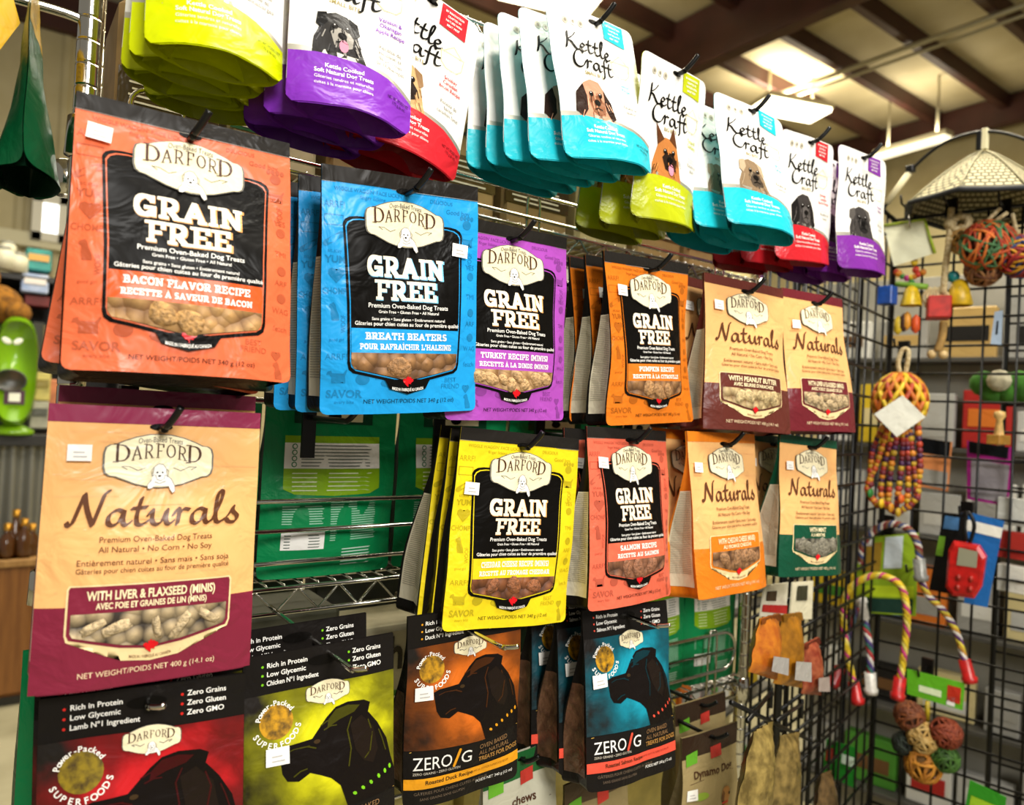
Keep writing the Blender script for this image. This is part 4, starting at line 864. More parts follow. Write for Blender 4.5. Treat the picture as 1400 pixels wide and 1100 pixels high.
def carton(name, x, y, z, w, d, h, label, col, stripe, grp, cat='carton', txt=None):
    t = empty(name, (x, y, z)); tag(t, label, cat, grp)
    b = MB(); b.box((0, d / 2, h / 2), (w, d, h), mat('card_' + col, col, .7, kind='mix', c2=tint(col, .9), scale=30)); b.build('box_body', t)
    s = MB(); s.box((0, -.0006, h * .38), (w * .96, .001, h * .26), film(stripe)); s.build('printed_band', t)
    l = MB(); q = film('3a3426')
    if txt:
        V, F, W = sans(txt, .03); k = w * .6 / W
        l.add([(x_ * k - w * .3, -.0016, h * .68 + y_ * k * 1.3) for x_, y_ in V], F, q)
    for i in range(5): l.box((random.Random(i).uniform(-.04, .0) * w, -.0014, h * (.28 + .045 * i)), (w * .7, .0006, h * .014), film('ded6bd'))
    l.build('lettering', t)
for i, (x, w, h) in enumerate(((.33, .20, .235), (.55, .22, .195), (.785, .20, .235))):
    carton('treat_carton', x, .265, .973, w, .12, h, ('dark olive carton on the lowest shelf behind the yellow portrait pouches', 'cream carton on the lowest shelf behind the orange portrait pouch', 'dark green carton on the lowest shelf behind the teal portrait pouches')[i], ('45442f', 'c4bb98', '1f4a2f')[i], ('2c3a22', '4d7a3a', 'b8b08a')[i], 'treat cartons on the lowest shelf', txt='chews')
for i, (x, c) in enumerate(((.30, '2f3a2a'), (.56, '3a3a34'), (.82, '24402c'))):
    carton('dark_filler_carton', x, .392, .973, .24, .05, .262, 'dark filler carton added for the shade at the back of the lowest shelf, ' + ('left one', 'middle one', 'right one')[i], c, '55583f', 'dark filler cartons added for shade behind the lowest shelf')  # added dark cartons stand in for the shade behind the shelf
KW_ = ((.17, .12, .17), (.30, .12, .19), (.44, .13, .18), (.59, .14, .19), (.745, .14, .175), (.90, .13, .19), (1.045, .13, .18), (1.19, .13, .17))
for i, (x, w, h) in enumerate(KW_):
    c = ('96794a', 'b6a983', '8f7444', 'a5874f', '8a713f', 'b0a070', '9b7f4a', 'a88a55')[i]
    carton('kraft_box', x, .265, 1.800, w, .13, h, ('kraft brown box with dark print on the upper shelf, ' + ('at the left post', 'second from the left post', 'third from the left post', 'above the violet pouch', 'left of the turquoise pouches', 'above the orange pumpkin pouch', 'above the brown peanut butter pouch', 'at the right post')[i]), c, ('3e3018', '2f5a34', '4a3a1c', '554525', '3e3018', '2f5a34', '554525', '3a2a12')[i], 'kraft boxes on the upper shelf', 'box', 'natural')
for i, x in enumerate((.22, .50, .78, 1.06)):
    carton('store_carton', x, .245, .512, .26, .16, .40, 'large pale yellow carton low on the shelving, ' + ('leftmost', 'second from the left', 'third from the left', 'rightmost')[i], 'd8c878', 'b8a95e', 'pale yellow cartons low on the shelving')
wire_shelf(.506, 'bottom chrome wire shelf carrying the pale yellow cartons')
# low hanging kraft pouches under the lowest shelf
def kraft_pouch(x, y, z, yaw, label, head, title, seed, w=.135, h=.20, col='9c8a5e', grp='kraft pouches hung below the lowest shelf'):
    t = empty('kraft_pouch', (x, y, z), (-.06, .0, yaw)); tag(t, label, 'pet treat pouch', grp); sf = Surf(w, h, 'quad', .03, seed); a = Art(sf)
    a.poly('header_strip', film(head), [(-.5, 0), (.5, 0), (.5, .17), (-.5, .17)], 1); slot(a, .05)
    a.poly('flavor_flag', film('b8352c'), [(-.02, .13), (.16, .12), (.16, .21), (-.02, .22)], 3)
    a.poly('recipe_flag', film('62a52c'), [(-.44, .14), (-.25, .12), (-.25, .22), (-.44, .23)], 3)
    a.text('title_lettering', DKBROWN, title, .02, .34, .06, 3, wmax=.84, bold=.02)
    a.line('title_lettering', DKBROWN, [(-.38, .37), (.4, .36)], .0008, 3)
    hue = film('a8763c')
    f = lambda p: (p[0] * .28 + .05, .66 - p[1] * .28 * w / h)
    a.poly('dog_picture', hue, [f(p) for p in DOGP], 3); a.ell('dog_picture', hue, .23, .53, .09, 4); a.poly('dog_picture', film('6b4422'), [(.17, .49), (.12, .56), (.17, .58), (.2, .52)], 5); a.ell('dog_picture', INK, .30, .535, .018, 5, n=8); a.line('dog_picture', film('c23028'), [(.14, .585), (.25, .59)], .003, 5)
    a.ell('green_mark', film('8ea83c'), -.22, .48, .12, 2, .35)
    small_lines(a, 'description_lettering', film('6d5c3a'), -.42, .0, .80, .90, 4, 3)
    sticker(a, -.36, .45, 6, .05, .16)
    pouch_body(sf, film(col, .55), film(tint(col, .6)), film(col, .55), t, a.parts.pop('film_body', None)); a.build(t)
    hook(x, y - .012, z - .01, 'black hook carrying the ' + ' '.join(label.split(',')[0].split()[:11]), 'black', .205, .015)
kraft_pouch(.985, .045, .997, -.02, 'kraft pouch with leaping dog and brown header, right of the teal portrait pouches', '33241a', 'Dynamo Dog', 51)
kraft_pouch(1.045, .115, 1.012, .02, 'kraft pouch with brown header, just behind the leaping dog pouch', '33241a', 'Dynamo Dog', 52)
kraft_pouch(.775, .085, .962, .05, 'dull kraft pouch hanging low beneath the teal portrait pouches', '4a3a28', 'natural', 53, col='8a7a52')
kraft_pouch(.620, .075, 1.035, .1, 'green and white pouch hanging low between the orange and teal portrait pouches', '1e5a2c', 'chews', 54, col='b9b6a2')
# ---------------------------------------------------------------- right: black grid panels, bird and pet toys
KX, KY = 2.10, .35
N2 = Vector((-.974, -.225, 0)); E2 = Vector((.225, -.974, 0)); N1 = Vector((.225, -.974, 0)); E1 = Vector((-.974, -.225, 0))
def P2(px, py, off=.04): return atplane(px, py, Vector((KX, KY, 0)) + N2 * off, N2)
def P1(px, py, off=.04): return atplane(px, py, Vector((KX, KY, 0)) + N1 * off, N1)
def mpp(p): return (p - CPOS).dot(Vector((CAM_AX[0][2], CAM_AX[1][2], CAM_AX[2][2]))) / 1000.0
def grid_panel(o, e, L, z0, z1, lab, step=.0762):
    t = empty('grid_stand', o); tag(t, lab, 'display panel', 'black wire grid panels'); e = Vector(e)
    a = MB(); a.tube([Vector((0, 0, z0)), e * L + Vector((0, 0, z0)), e * L + Vector((0, 0, z1)), Vector((0, 0, z1))], .0085, BLACKM, 8, closed=True); a.build('frame', t)
    b = MB(); k = 1
    while k * step < L - .02: b.tube([e * (k * step) + Vector((0, 0, z0)), e * (k * step) + Vector((0, 0, z1))], .0036, BLACKM, 6); k += 1
    k = 1
    while z0 + k * step < z1 - .02: b.tube([Vector((0, 0, z0 + k * step)), e * L + Vector((0, 0, z0 + k * step))], .0036, BLACKM, 6); k += 1
    b.build('wire_mesh', t)
    f = MB()
    for q in (0.02, L - .02): f.box(e * q + Vector((0, 0, z0 / 2)), (.03, .03, z0), BLACKM)
    f.build('foot', t)
ZT = P2(1300, 292, 0).z
grid_panel((KX, KY, 0), E2, 1.25, .06, ZT, 'black wire grid panel facing the camera at the right, hung with toys')
grid_panel((KX, KY, 0), E1, .74, .06, ZT, 'black wire grid panel seen nearly edge-on beside the chrome shelf post')
grid_panel(Vector((KX, KY, 0)) - N1 * .07 + E1 * .05, E1, .70, .06, ZT, 'second black wire grid panel close behind the edge-on one', .0508)
grid_panel(Vector((KX, KY, 0)) - N2 * .16 + E2 * .26, E2, 1.0, .06, ZT - .05, 'black wire grid panel standing just behind the front toy panel')
def T2(name, label, cat, px, py, off=.05, group=None, P=P2):
    o = P(px, py, off); t = empty(name, o); tag(t, label, cat, group)
    def L(x, y, d=None): return P(x, y, off if d is None else d) - o
    return t, L, mpp(o)
def part(t, name, fn):
    m = MB(); fn(m); return m.build(name, t)
ROPEC = mat('cream_rope', 'd6c49a', .85, kind='mix', c2='a8905e', scale=160, bump=.5)
def grid_hook(px, py, lab, P=P2, ln=.10):
    p = P(px, py, .0); n = N2 if P is P2 else N1; e = E2 if P is P2 else E1
    t = empty('grid_hook', p); tag(t, lab, 'hook', 'black pegs on the grid panels'); m = MB(); m.tube([(0, 0, 0), n * ln, n * (ln + .012) + Vector((0, 0, .02))], .003, BLACKM); m.build('peg', t)
    m = MB(); m.box((0, 0, 0), (.012, .03, .05), BLACKM); m.build('peg_plate', t)
PALM = lambda c, r=.5: mat('toy_' + c, c, r, kind='mix', c2=tint(c, .82), scale=60)
# patterned canopy above the panel
def canopy():
    a0 = P2(1345, 207, .02); zb = P2(1345, 286, .02).z; H = a0.z - zb
    t = empty('patterned_canopy', (a0.x, a0.y, zb)); tag(t, 'tan basket-patterned canopy with dark hem standing over the toy panel', 'canopy')
    m = mat('woven_tan', 'cfc49a', .8, kind='check', c2='5a553c', scale=22)
    R = (P2(1345, 286, .02) - P2(1222, 286, .02)).length; n = 8; V = [(0, 0, H)]; F = []; rings = 6; K = 8
    for i in range(1, rings + 1):
        q = i / rings
        for g in range(n):
            for j in range(K):
                th = 2 * PI * (g + j / K) / n + .2; sag = 1 - .10 * math.sin(PI * j / K) * q
                V.append((R * q * math.cos(th) * sag, R * q * math.sin(th) * sag * .8, H * (1 - q ** 1.25) + .02 * math.sin(PI * j / K) * q * 0))
    c = n * K
    for j in range(c): F.append([0, 1 + j, 1 + (j + 1) % c])
    for i in range(rings - 1):
        for j in range(c): F.append([1 + i * c + j, 1 + (i + 1) * c + j, 1 + (i + 1) * c + (j + 1) % c, 1 + i * c + (j + 1) % c])
    part(t, 'fabric', lambda b: b.add(V, F, m, False))
    part(t, 'hem', lambda b: b.tube([V[1 + (rings - 1) * c + j] for j in range(c)], .007, mat('dark_hem', '1a1c1e', .7), 6, closed=True))
    for g in range(n):
        th = 2 * PI * g / n + .2
        part(t, 'rib', lambda b: b.tube([(R * q / 6 * math.cos(th), R * q / 6 * math.sin(th) * .8, H * (1 - (q / 6) ** 1.25) + .003) for q in range(7)], .003, mat('pale_rib', '8f8866', .6), 6))
    L = lambda x, y: P2(x, y, .05) - Vector((a0.x, a0.y, zb))
    part(t, 'top_clip', lambda b: (b.box(L(1347, 190), (.016, .012, .055), mat('cream_clip', 'd8d0a8', .5)), b.box(L(1339, 192), (.012, .012, .05), BLACKM)))
    A = empty('hanging_arch', (a0.x, a0.y, zb)); tag(A, 'dark curved wire arch rising over the tan canopy', 'arch')
    part(A, 'arch_wire', lambda b: b.tube(catmull([tuple(L(x, y)) for x, y in ((1205, 292), (1222, 262), (1248, 230), (1290, 196), (1345, 180), (1400, 190), (1450, 220))], 6), .0045, BLACKM))
    part(A, 'pale_sleeve', lambda b: b.tube([L(1212, 278), L(1243, 236)], .009, mat('sleeve', 'd9cfa8', .6)))
    part(A, 'joint', lambda b: b.box(L(1245, 231), (.02, .02, .018), BLACKM))
canopy()
rnd = random.Random(5)
def beads(m, pts, r, cols, n):
    q = catmull(pts, 8); tot = len(q)
    for i in range(n):
        p = q[int(i * (tot - 1) / max(1, n - 1))]; m.ball(p, r * rnd.uniform(.85, 1.15), PALM(cols[i % len(cols)]), 8)
# card with hanging beads, blue and yellow shapes
t, L, u = T2('bird_toy', 'bird toy under a white card, with beads, blue block and yellow bell', 'bird toy', 1250, 330, .09)
part(t, 'header_card', lambda b: b.prism([tuple((L(x, y).dot(E2), L(x, y).z)) for x, y in ((1208, 308), (1264, 300), (1278, 346), (1222, 364))], .002, film('f3f2d2', .6), Matrix(((E2.x, -N2.x, 0, 0), (E2.y, -N2.y, 0, 0), (0, 0, 1, 0), (0, 0, 0, 1)))))
part(t, 'card_edge', lambda b: b.tube([L(1208, 308, .093), L(1264, 300, .093), L(1278, 346, .093)], .004, PALM('a8c02a')))
part(t, 'chain', lambda b: b.tube([L(1243, 286), L(1244, 312, .10)], .003, CHROME))
for pts, n in ((((1246, 322), (1247, 345), (1252, 372), (1243, 392)), 9), (((1226, 372), (1240, 380), (1262, 372)), 7)): part(t, 'bead_strand', lambda b: beads(b, [tuple(L(x, y, .07)) for x, y in pts], .009, ('d2381e', 'e0861c', '3d8a3a', 'c9338a', 'e2c028'), n))
part(t, 'green_stick', lambda b: b.tube([L(1225, 388, .11), L(1268, 392, .11)], .008, PALM('7fae2a')))
part(t, 'blue_block', lambda b: b.box(L(1213, 404, .13), (.035, .04, .05), PALM('1a4fa8', .35)))
part(t, 'yellow_bell', lambda b: b.lathe([(.005, .03), (.016, .02), (.026, -.02), (.028, -.025)], PALM('e2bc1e', .35), 14, Matrix.Translation(L(1246, 405, .11))))
for x, c in ((1240, 'e39a2a'), (1252, 'e8581e'), (1228, 'd8b824'), (1236, '4a2a1e')): part(t, 'wooden_drop', lambda b: b.lathe([(.002, .02), (.01, .01), (.011, -.02), (.003, -.03)], PALM(c), 10, Matrix.Translation(L(x, 436 + (x % 5) * 2, .11))))
grid_hook(1245, 290, 'black peg holding the white card bird toy')
# cream rope with red block
t, L, u = T2('rope_block_toy', 'cream rope toy with red wooden block and yellow cone', 'bird toy', 1290, 380, .09)
part(t, 'rope', lambda b: b.tube(catmull([tuple(L(*p)) for p in ((1301, 284), (1299, 310), (1296, 340), (1292, 370), (1290, 402))], 5), .008, ROPEC))
part(t, 'rope_knot', lambda b: (b.tube(catmull([tuple(L(*p)) for p in ((1298, 306), (1312, 296), (1325, 300), (1318, 312), (1302, 312), (1296, 300))], 5), .009, ROPEC), b.ball(L(1299, 306), .016, ROPEC)))
part(t, 'red_block', lambda b: b.box(L(1283, 421), (.07, .055, .058), PALM('c2291e', .5), Matrix.Rotation(.5, 3, 'Z')))
part(t, 'yellow_cone', lambda b: b.lathe([(.008, .035), (.018, .03), (.034, -.03), (.03, -.035)], PALM('e0b61c', .4), 14, Matrix.Translation(L(1311, 400, .07))))
part(t, 'teal_bead', lambda b: b.ball(L(1303, 378, .08), .016, PALM('0f7a7a', .3)))
part(t, 'straw_tuft', lambda b: [b.tube(catmull([tuple(L(1272 + k * 2, 392 + k % 3)), tuple(L(1262 + k * 5, 404)), tuple(L(1266 + k * 4, 420))], 4), .0035, PALM('e0cc9a', .8)) for k in range(8)])
part(t, 'rope_tail', lambda b: b.tube(catmull([tuple(L(*p)) for p in ((1290, 440), (1288, 460), (1282, 480))], 5), .010, PALM('b08a4a', .8)))
for x, y in ((1274, 484), (1290, 485)): part(t, 'wooden_ball', lambda b: b.ball(L(x, y), .012, PALM('d0b27a')))
grid_hook(1301, 284, 'black peg holding the cream rope toy')
# vine balls
def vine_ball(name, label, px, py, rpx, cols, off=.09, n=26, P=P2, seed=0, cat='vine ball', loop=None, th=.0036, grp=None, parent=None, L=None):
    if parent is None:
        t, L, u = T2(name, label, cat, px, py, off, grp, P); c = Vector((0, 0, 0))
    else: t = parent; c = L(px, py); u = mpp(P(px, py, off))
    rn = random.Random(seed + px); R = rpx * u
    bs = MB(); bs.ball(c, R * .86, PALM(tint(cols[0], .5), .8), 16)
    for k in range(n):
        ax = Vector((rn.uniform(-1, 1), rn.uniform(-1, 1), rn.uniform(-1, 1))).normalized(); q = ax.orthogonal().normalized(); w = ax.cross(q); h = rn.uniform(-.55, .55); r = math.sqrt(1 - h * h)
        bs.tube([c + (ax * h + (q * math.cos(s) + w * math.sin(s)) * r) * R * (1 + .04 * math.sin(3 * s + k)) for s in [2 * PI * i / 22 for i in range(22)]], th, PALM(cols[k % len(cols)], .7), 5, closed=True)
    o = bs.build('vine_weave' if parent is None else name, t)
    if loop: part(t, 'hanging_loop', lambda b: [b.tube([L(*p) for p in lp], .005, ROPEC) for lp in loop])
    return t
vine_ball('vine_ball', 'orange, red and green woven vine ball hung on straw loops', 1350, 336, 33, ('c8521e', '3d6a3a', 'b23a1a', '4a7a4a', 'd8742a'), .10, 40, loop=(((1345, 306), (1368, 284)), ((1358, 304), (1378, 290))))
vine_ball('vine_ball', 'dark multicolour vine ball at the right edge beside the orange one', 1396, 350, 28, ('8a1f1c', 'd89a1e', '2a3a6a', 'b22a1e'), .08, 34, loop=(((1392, 326), (1384, 292)),))
vine_ball('straw_ball', 'tan crinkled straw ball behind the orange vine ball', 1318, 326, 20, ('c79a52', 'b8842e', 'd8b878'), .06, 26, loop=(((1320, 308), (1312, 290)),))
vine_ball('straw_ball', 'brown straw ball hanging beneath the orange vine ball', 1345, 368, 22, ('8a5a34', 'a0703c', '6a3a1e'), .07, 26, loop=(((1346, 348), (1356, 318)),))
grid_hook(1374, 286, 'black peg holding the woven vine balls')
# woven finger trap ball with card and bead strands
t, L, u = T2('woven_toy', 'orange and yellow woven hanging toy with white tilted card and bead strands', 'bird toy', 1232, 550, .20)
def weave(b):
    cols = ('e0a01c', 'd8701c', 'e8c428', 'b8431c'); c = L(1230, 548); R = 33 * u
    for k in range(15):
        for s in (-1, 1):
            a0 = 2 * PI * k / 15
            b.tube([c + Vector((math.cos(a0 + s * q * 1.4) * math.sin(.25 + q * 2.2) * R, math.sin(a0 + s * q * 1.4) * math.sin(.25 + q * 2.2) * R, math.cos(.25 + q * 2.2) * R * 1.15)) for q in [i / 10 for i in range(11)]], .0062, PALM(cols[(k + (s > 0)) % 4], .55), 6)
part(t, 'woven_body', weave)
part(t, 'rope_loop', lambda b: b.tube(catmull([tuple(L(*p)) for p in ((1232, 516), (1228, 496), (1234, 478), (1242, 480), (1240, 500), (1236, 516))], 5), .006, ROPEC))
def card(b):
    q = [L(x, y, .275) for x, y in ((1234, 540), (1265, 570), (1226, 597), (1195, 566))]
    b.add([*q, *[p - N2 * .003 for p in q]], [[0, 1, 2, 3], [7, 6, 5, 4], [0, 4, 5, 1], [1, 5, 6, 2], [2, 6, 7, 3], [3, 7, 4, 0]], film('f4f3e4', .5))
part(t, 'white_card', card)
for pts in (((1212, 590), (1200, 630), (1186, 668), (1200, 690)), ((1222, 592), (1208, 640), (1205, 680), (1222, 700)), ((1236, 592), (1232, 640), (1226, 690)), ((1244, 590), (1250, 640), (1252, 680), (1232, 698)), ((1254, 575), (1258, 630), (1254, 680)), ((1228, 590), (1218, 640), (1214, 692)), ((1240, 592), (1242, 640), (1240, 694)), ((1206, 585), (1192, 620), (1190, 662))):
    part(t, 'bead_strand', lambda b: beads(b, [tuple(L(x, y)) for x, y in pts], .0085, ('7a1f2e', 'd8861c', '4a1e4a', 'c8a01e', 'b2381e') if pts[0][0] != 1212 else ('e0a01c', 'c8521c'), 26))
for x, y, c in ((1190, 674, '2f8a3a'), (1205, 688, 'e0b81c'), (1218, 694, 'd8901c'), (1232, 682, 'd8601c'), (1228, 700, 'c8a01c')): part(t, 'star_bead', lambda b: b.ball(L(x, y, .21), .013, PALM(c), 8, (1, .5, 1)))
grid_hook(1236, 478, 'black peg with carabiner holding the woven orange toy')
# braided rope perches
def braid(b, pts, r, cols):
    q = catmull(pts, 10); K = len(q)
    for s in range(len(cols)):
        path = []
        for i, p in enumerate(q):
            p = Vector(p); tdir = (Vector(q[min(i + 1, K - 1)]) - Vector(q[max(i - 1, 0)])).normalized(); a = tdir.cross(N2).normalized(); ph = i * 1.0 + 2 * PI * s / len(cols)
            path.append(p + a * math.cos(ph) * r * .55 + N2 * math.sin(ph) * r * .55)
        b.tube(path, r * .62, PALM(cols[s], .8), 6)
def perch(label, pts, r, cols, cap, off=.10, both=True):
    t, L, u = T2('rope_perch', label, 'rope perch', *pts[len(pts) // 2], off, 'braided rope perches')
    part(t, 'braided_rope', lambda b: braid(b, [tuple(L(*p)) for p in pts], r, cols))
    for p, q in ((pts[0], pts[1]), (pts[-1], pts[-2]))[0 if both else 1:]:
        d = (L(*p) - L(*q)).normalized()
        part(t, 'end_cap', lambda b: b.tube([L(*p) - d * .012, L(*p) + d * .03, L(*p) + d * .032, L(*p) + d * .045], [.015, .015, .019, .017], PALM(cap, .3), 12))
perch('yellow braided rope perch arch with red end caps', ((1168, 938), (1160, 900), (1153, 850), (1158, 810), (1182, 790), (1208, 787), (1232, 802), (1240, 840), (1236, 890), (1230, 932)), .0085, ('e2c41e', 'd8b01c', 'c83a7a', 'e6d26a'), 'c01e1e', .17)
perch('red and white braided rope perch arch above the green card', ((1178, 770), (1180, 745), (1195, 725), (1218, 716), (1240, 722), (1254, 742), (1257, 770)), .009, ('8a2a2a', 'd8d0c0', '3a4a7a', '7a5a3a'), '8a8a84', .11, False)
perch('multicolour braided rope perch hanging straight with white caps', ((1190, 925), (1188, 880), (1180, 840)), .009, ('b83a3a', 'd8d4cc', '4a3a7a', '2f6a5a'), 'e6e2d8', .12)
perch('multicolour braided rope perch slanting down to a red cap at the right', ((1252, 775), (1268, 812), (1290, 835), (1308, 865), (1320, 908)), .008, ('d8c43a', '5a2a6a', 'd8d4cc', 'b8862a'), 'c01e1e', .09, False)
perch('dark braided rope perch at the left with dull red cap', ((1172, 830), (1160, 870), (1152, 905), (1146, 918)), .007, ('3a2a4a', '7a2a2a', '4a6a7a'), 'a01c1c', .15, False)
def tagcard(name, label, quad, col, off=.07, P=P2, bands=(), cat='hang card', grp=None, txt=None):
    t, L, u = T2(name, label, cat, quad[0][0], quad[0][1], off, grp, P); n = N2 if P is P2 else N1
    q = [L(*p) for p in quad]
    part(t, 'card', lambda b: b.add([*q, *[p - n * .003 for p in q]], [[0, 1, 2, 3], [7, 6, 5, 4], [0, 4, 5, 1], [1, 5, 6, 2], [2, 6, 7, 3], [3, 7, 4, 0]], film(col, .45)))
    f = lambda a, s: q[0].lerp(q[1], a).lerp(q[3].lerp(q[2], a), s) + n * .0015
    for nm, a0, a1, s0, s1, c in bands:
        part(t, nm, lambda b: b.add([f(a0, s0), f(a1, s0), f(a1, s1), f(a0, s1)], [[0, 1, 2, 3]], film(c)))
    return t, L, u
tagcard('perch_card', 'lime green hang card behind the rope perches', ((1176, 735), (1256, 728), (1252, 842), (1166, 836)), '8fae26', .045, bands=(('white_panel', .45, .75, .02, .42, 'd8e4ea'), ('photo', .08, .4, .08, .45, '9a7a2a'), ('dark_band', .05, .95, .80, .98, '1f3a30'), ('lime_band', .04, .96, .64, .78, 'b8d02a'), ('price_mark', .1, .22, .03, .12, 'eeeeea')))
t, L, u = tagcard('vine_ball_toy', 'bright green header card with a cluster of wicker balls below', ((1240, 914), (1319, 934), (1316, 971), (1240, 948)), '5fae22', .10, bands=(('red_parrot', .72, .95, .2, .8, 'b8301e'), ('price_mark', .72, .86, .62, .95, 'e8e8e2'), ('white_word', .22, .62, .5, .75, 'd8e8c0')), cat='bird toy')
part(t, 'tie', lambda b: b.tube([L(1268, 958), L(1268, 985)], .006, PALM('b8a01e')))
for x, y, r, cols in ((1263, 1008, 20, ('d0ae6a', 'b8924a')), (1262, 1045, 22, ('c8861e', 'a86a14')), (1243, 978, 18, ('8a4a1e', '6a3414')), (1293, 1002, 19, ('7a2e12', '8a3a18')), (1292, 1036, 17, ('3f6a1e', '2f5214')), (1236, 1016, 14, ('1e2a1c', '141c12'))):
    vine_ball('wicker_ball', '', x, y, r, cols, .12, 22, parent=t, L=lambda a, b, d=.12: L(a, b, d), seed=r)
tagcard('green_tag', 'green header card low at the left of the toy panel', ((1130, 1010), (1170, 1022), (1170, 1078), (1124, 1056)), '1f7a22', .10, bands=(('white_word', .55, .95, .25, .5, 'c8dcc8'), ('red_mark', .05, .3, .2, .6, '8a2a1e')))
tagcard('green_tag', 'pair of green header cards cut off at the bottom right corner', ((1326, 1066), (1376, 1090), (1372, 1130), (1318, 1112)), '2f8a1e', .10, bands=(('lime_band', .1, .9, .4, .9, '9ac22a'),))
# red clicker gadget
t, L, u = T2('training_remote', 'red handheld gadget with grey screen and four buttons', 'gadget', 1322, 775, .10)
def body(b):
    Q = [(1306, 738), (1340, 744), (1350, 760), (1344, 800), (1334, 816), (1304, 812), (1295, 800), (1299, 750)]
    q = [L(*p) for p in Q]; q2 = [p + N2 * .022 for p in q]; c = sum(q2, Vector()) / 8; q3 = [c + (p - c) * .86 + N2 * .006 for p in q2]; n = 8
    V = q + q2 + q3; b.add(V, [list(range(n))] + [[k * n + i, k * n + (i + 1) % n, (k + 1) * n + (i + 1) % n, (k + 1) * n + i] for k in range(2) for i in range(n)] + [[2 * n + i for i in range(n)]], PALM('c41a18', .25))
part(t, 'shell', body)
def quad(b, pts, off, m): b.add([L(x, y, off) for x, y in pts], [list(range(len(pts)))], m)
part(t, 'screen', lambda b: quad(b, ((1311, 748), (1337, 754), (1335, 776), (1308, 772)), .131, mat('lcd_grey', '8f8e78', .15)))
for x, y in ((1311, 789), (1328, 791), (1310, 803), (1327, 805)): part(t, 'button', lambda b: b.ball(L(x, y, .129), .008, PALM('a8281c', .35), 10, (1, .7, 1)))
part(t, 'strap', lambda b: b.tube(catmull([tuple(L(*p)) for p in ((1322, 740), (1318, 715), (1324, 700), (1332, 718), (1326, 742))], 5), .005, BLACKM))
tagcard('blister_card', 'blue and white package card beside the red gadget', ((1324, 700), (1373, 712), (1350, 830), (1318, 824)), '1f62a8', .05, bands=(('white_band', 0, 1, .08, .2, 'e6e4d8'),), cat='package')
tagcard('blister_card', 'black package card behind the red gadget', ((1290, 700), (1322, 704), (1316, 815), (1270, 806)), '161514', .04, bands=(('blue_print', .1, .7, .04, .2, '4a78a8'), ('green_print', .0, .25, .3, .55, '6a9a2a')), cat='package')
tagcard('leash_package', 'magenta package with clear window and black clips', ((1322, 602), (1386, 612), (1378, 692), (1322, 682)), '9a1f78', -.03, bands=(('clear_window', .1, .95, .3, .95, '8a8488'), ('black_clip', .05, .9, .0, .2, '16181a')), cat='package')
tagcard('leash_package', 'orange and white package under black clips', ((1258, 598), (1302, 604), (1296, 672), (1254, 664)), 'd88a52', -.03, bands=(('black_clip', .0, .95, .0, .3, '141618'), ('grey_window', .05, .95, .62, .95, '9a988e')), cat='package')
tagcard('metal_clip', 'bluish steel clip on the grid panel at upper right', ((1360, 426), (1371, 424), (1369, 471), (1354, 470)), 'a8bcd2', .03, bands=(('dark_gap', .4, .6, .3, .7, '2a3038'),), cat='clip')
t, L, u = T2('wooden_dumbbell', 'small pale wooden peg toy on the panel at the right', 'chew toy', 1366, 585, .04)
part(t, 'peg', lambda b: b.lathe([(.0, .045), (.012, .042), (.014, .03), (.007, .02), (.012, -.02), (.016, -.04), (0, -.045)], PALM('d8b06a'), 14)); part(t, 'band', lambda b: b.box((0, 0, -.03), (.07, .03, .025), PALM('a8782a')))
t, L, u = T2('plush_toy', 'green plush toy with pale head behind the grid at the right', 'plush toy', 1376, 530, -.10)
part(t, 'plush_body', lambda b: [b.ball(L(1345 + k * 12, 524 + (k % 2) * 10), .036, PALM('3f7a1e', .9), 10) for k in range(6)]); part(t, 'pale_head', lambda b: b.ball(L(1366, 520, -.06), .03, PALM('d0c8a8', .9), 12))
t, L, u = T2('bottle_pack', 'row of red and white packets at the right edge', 'packet', 1394, 720, -.02)
for k in range(3): part(t, 'packet', lambda b: b.box(L(1393, 700 + 46 * k), (.03, .09, .07), film(('c8c8c0', 'a8322a', 'd8d4c8')[k])))
for px, py, lab in ((1252, 775, 'black peg holding the slanting rope perch'), (1215, 716, 'black peg holding the red and white rope perch'), (1322, 698, 'black peg holding the red gadget'), (1268, 912, 'black peg holding the green card and wicker balls')): grid_hook(px, py, lab)
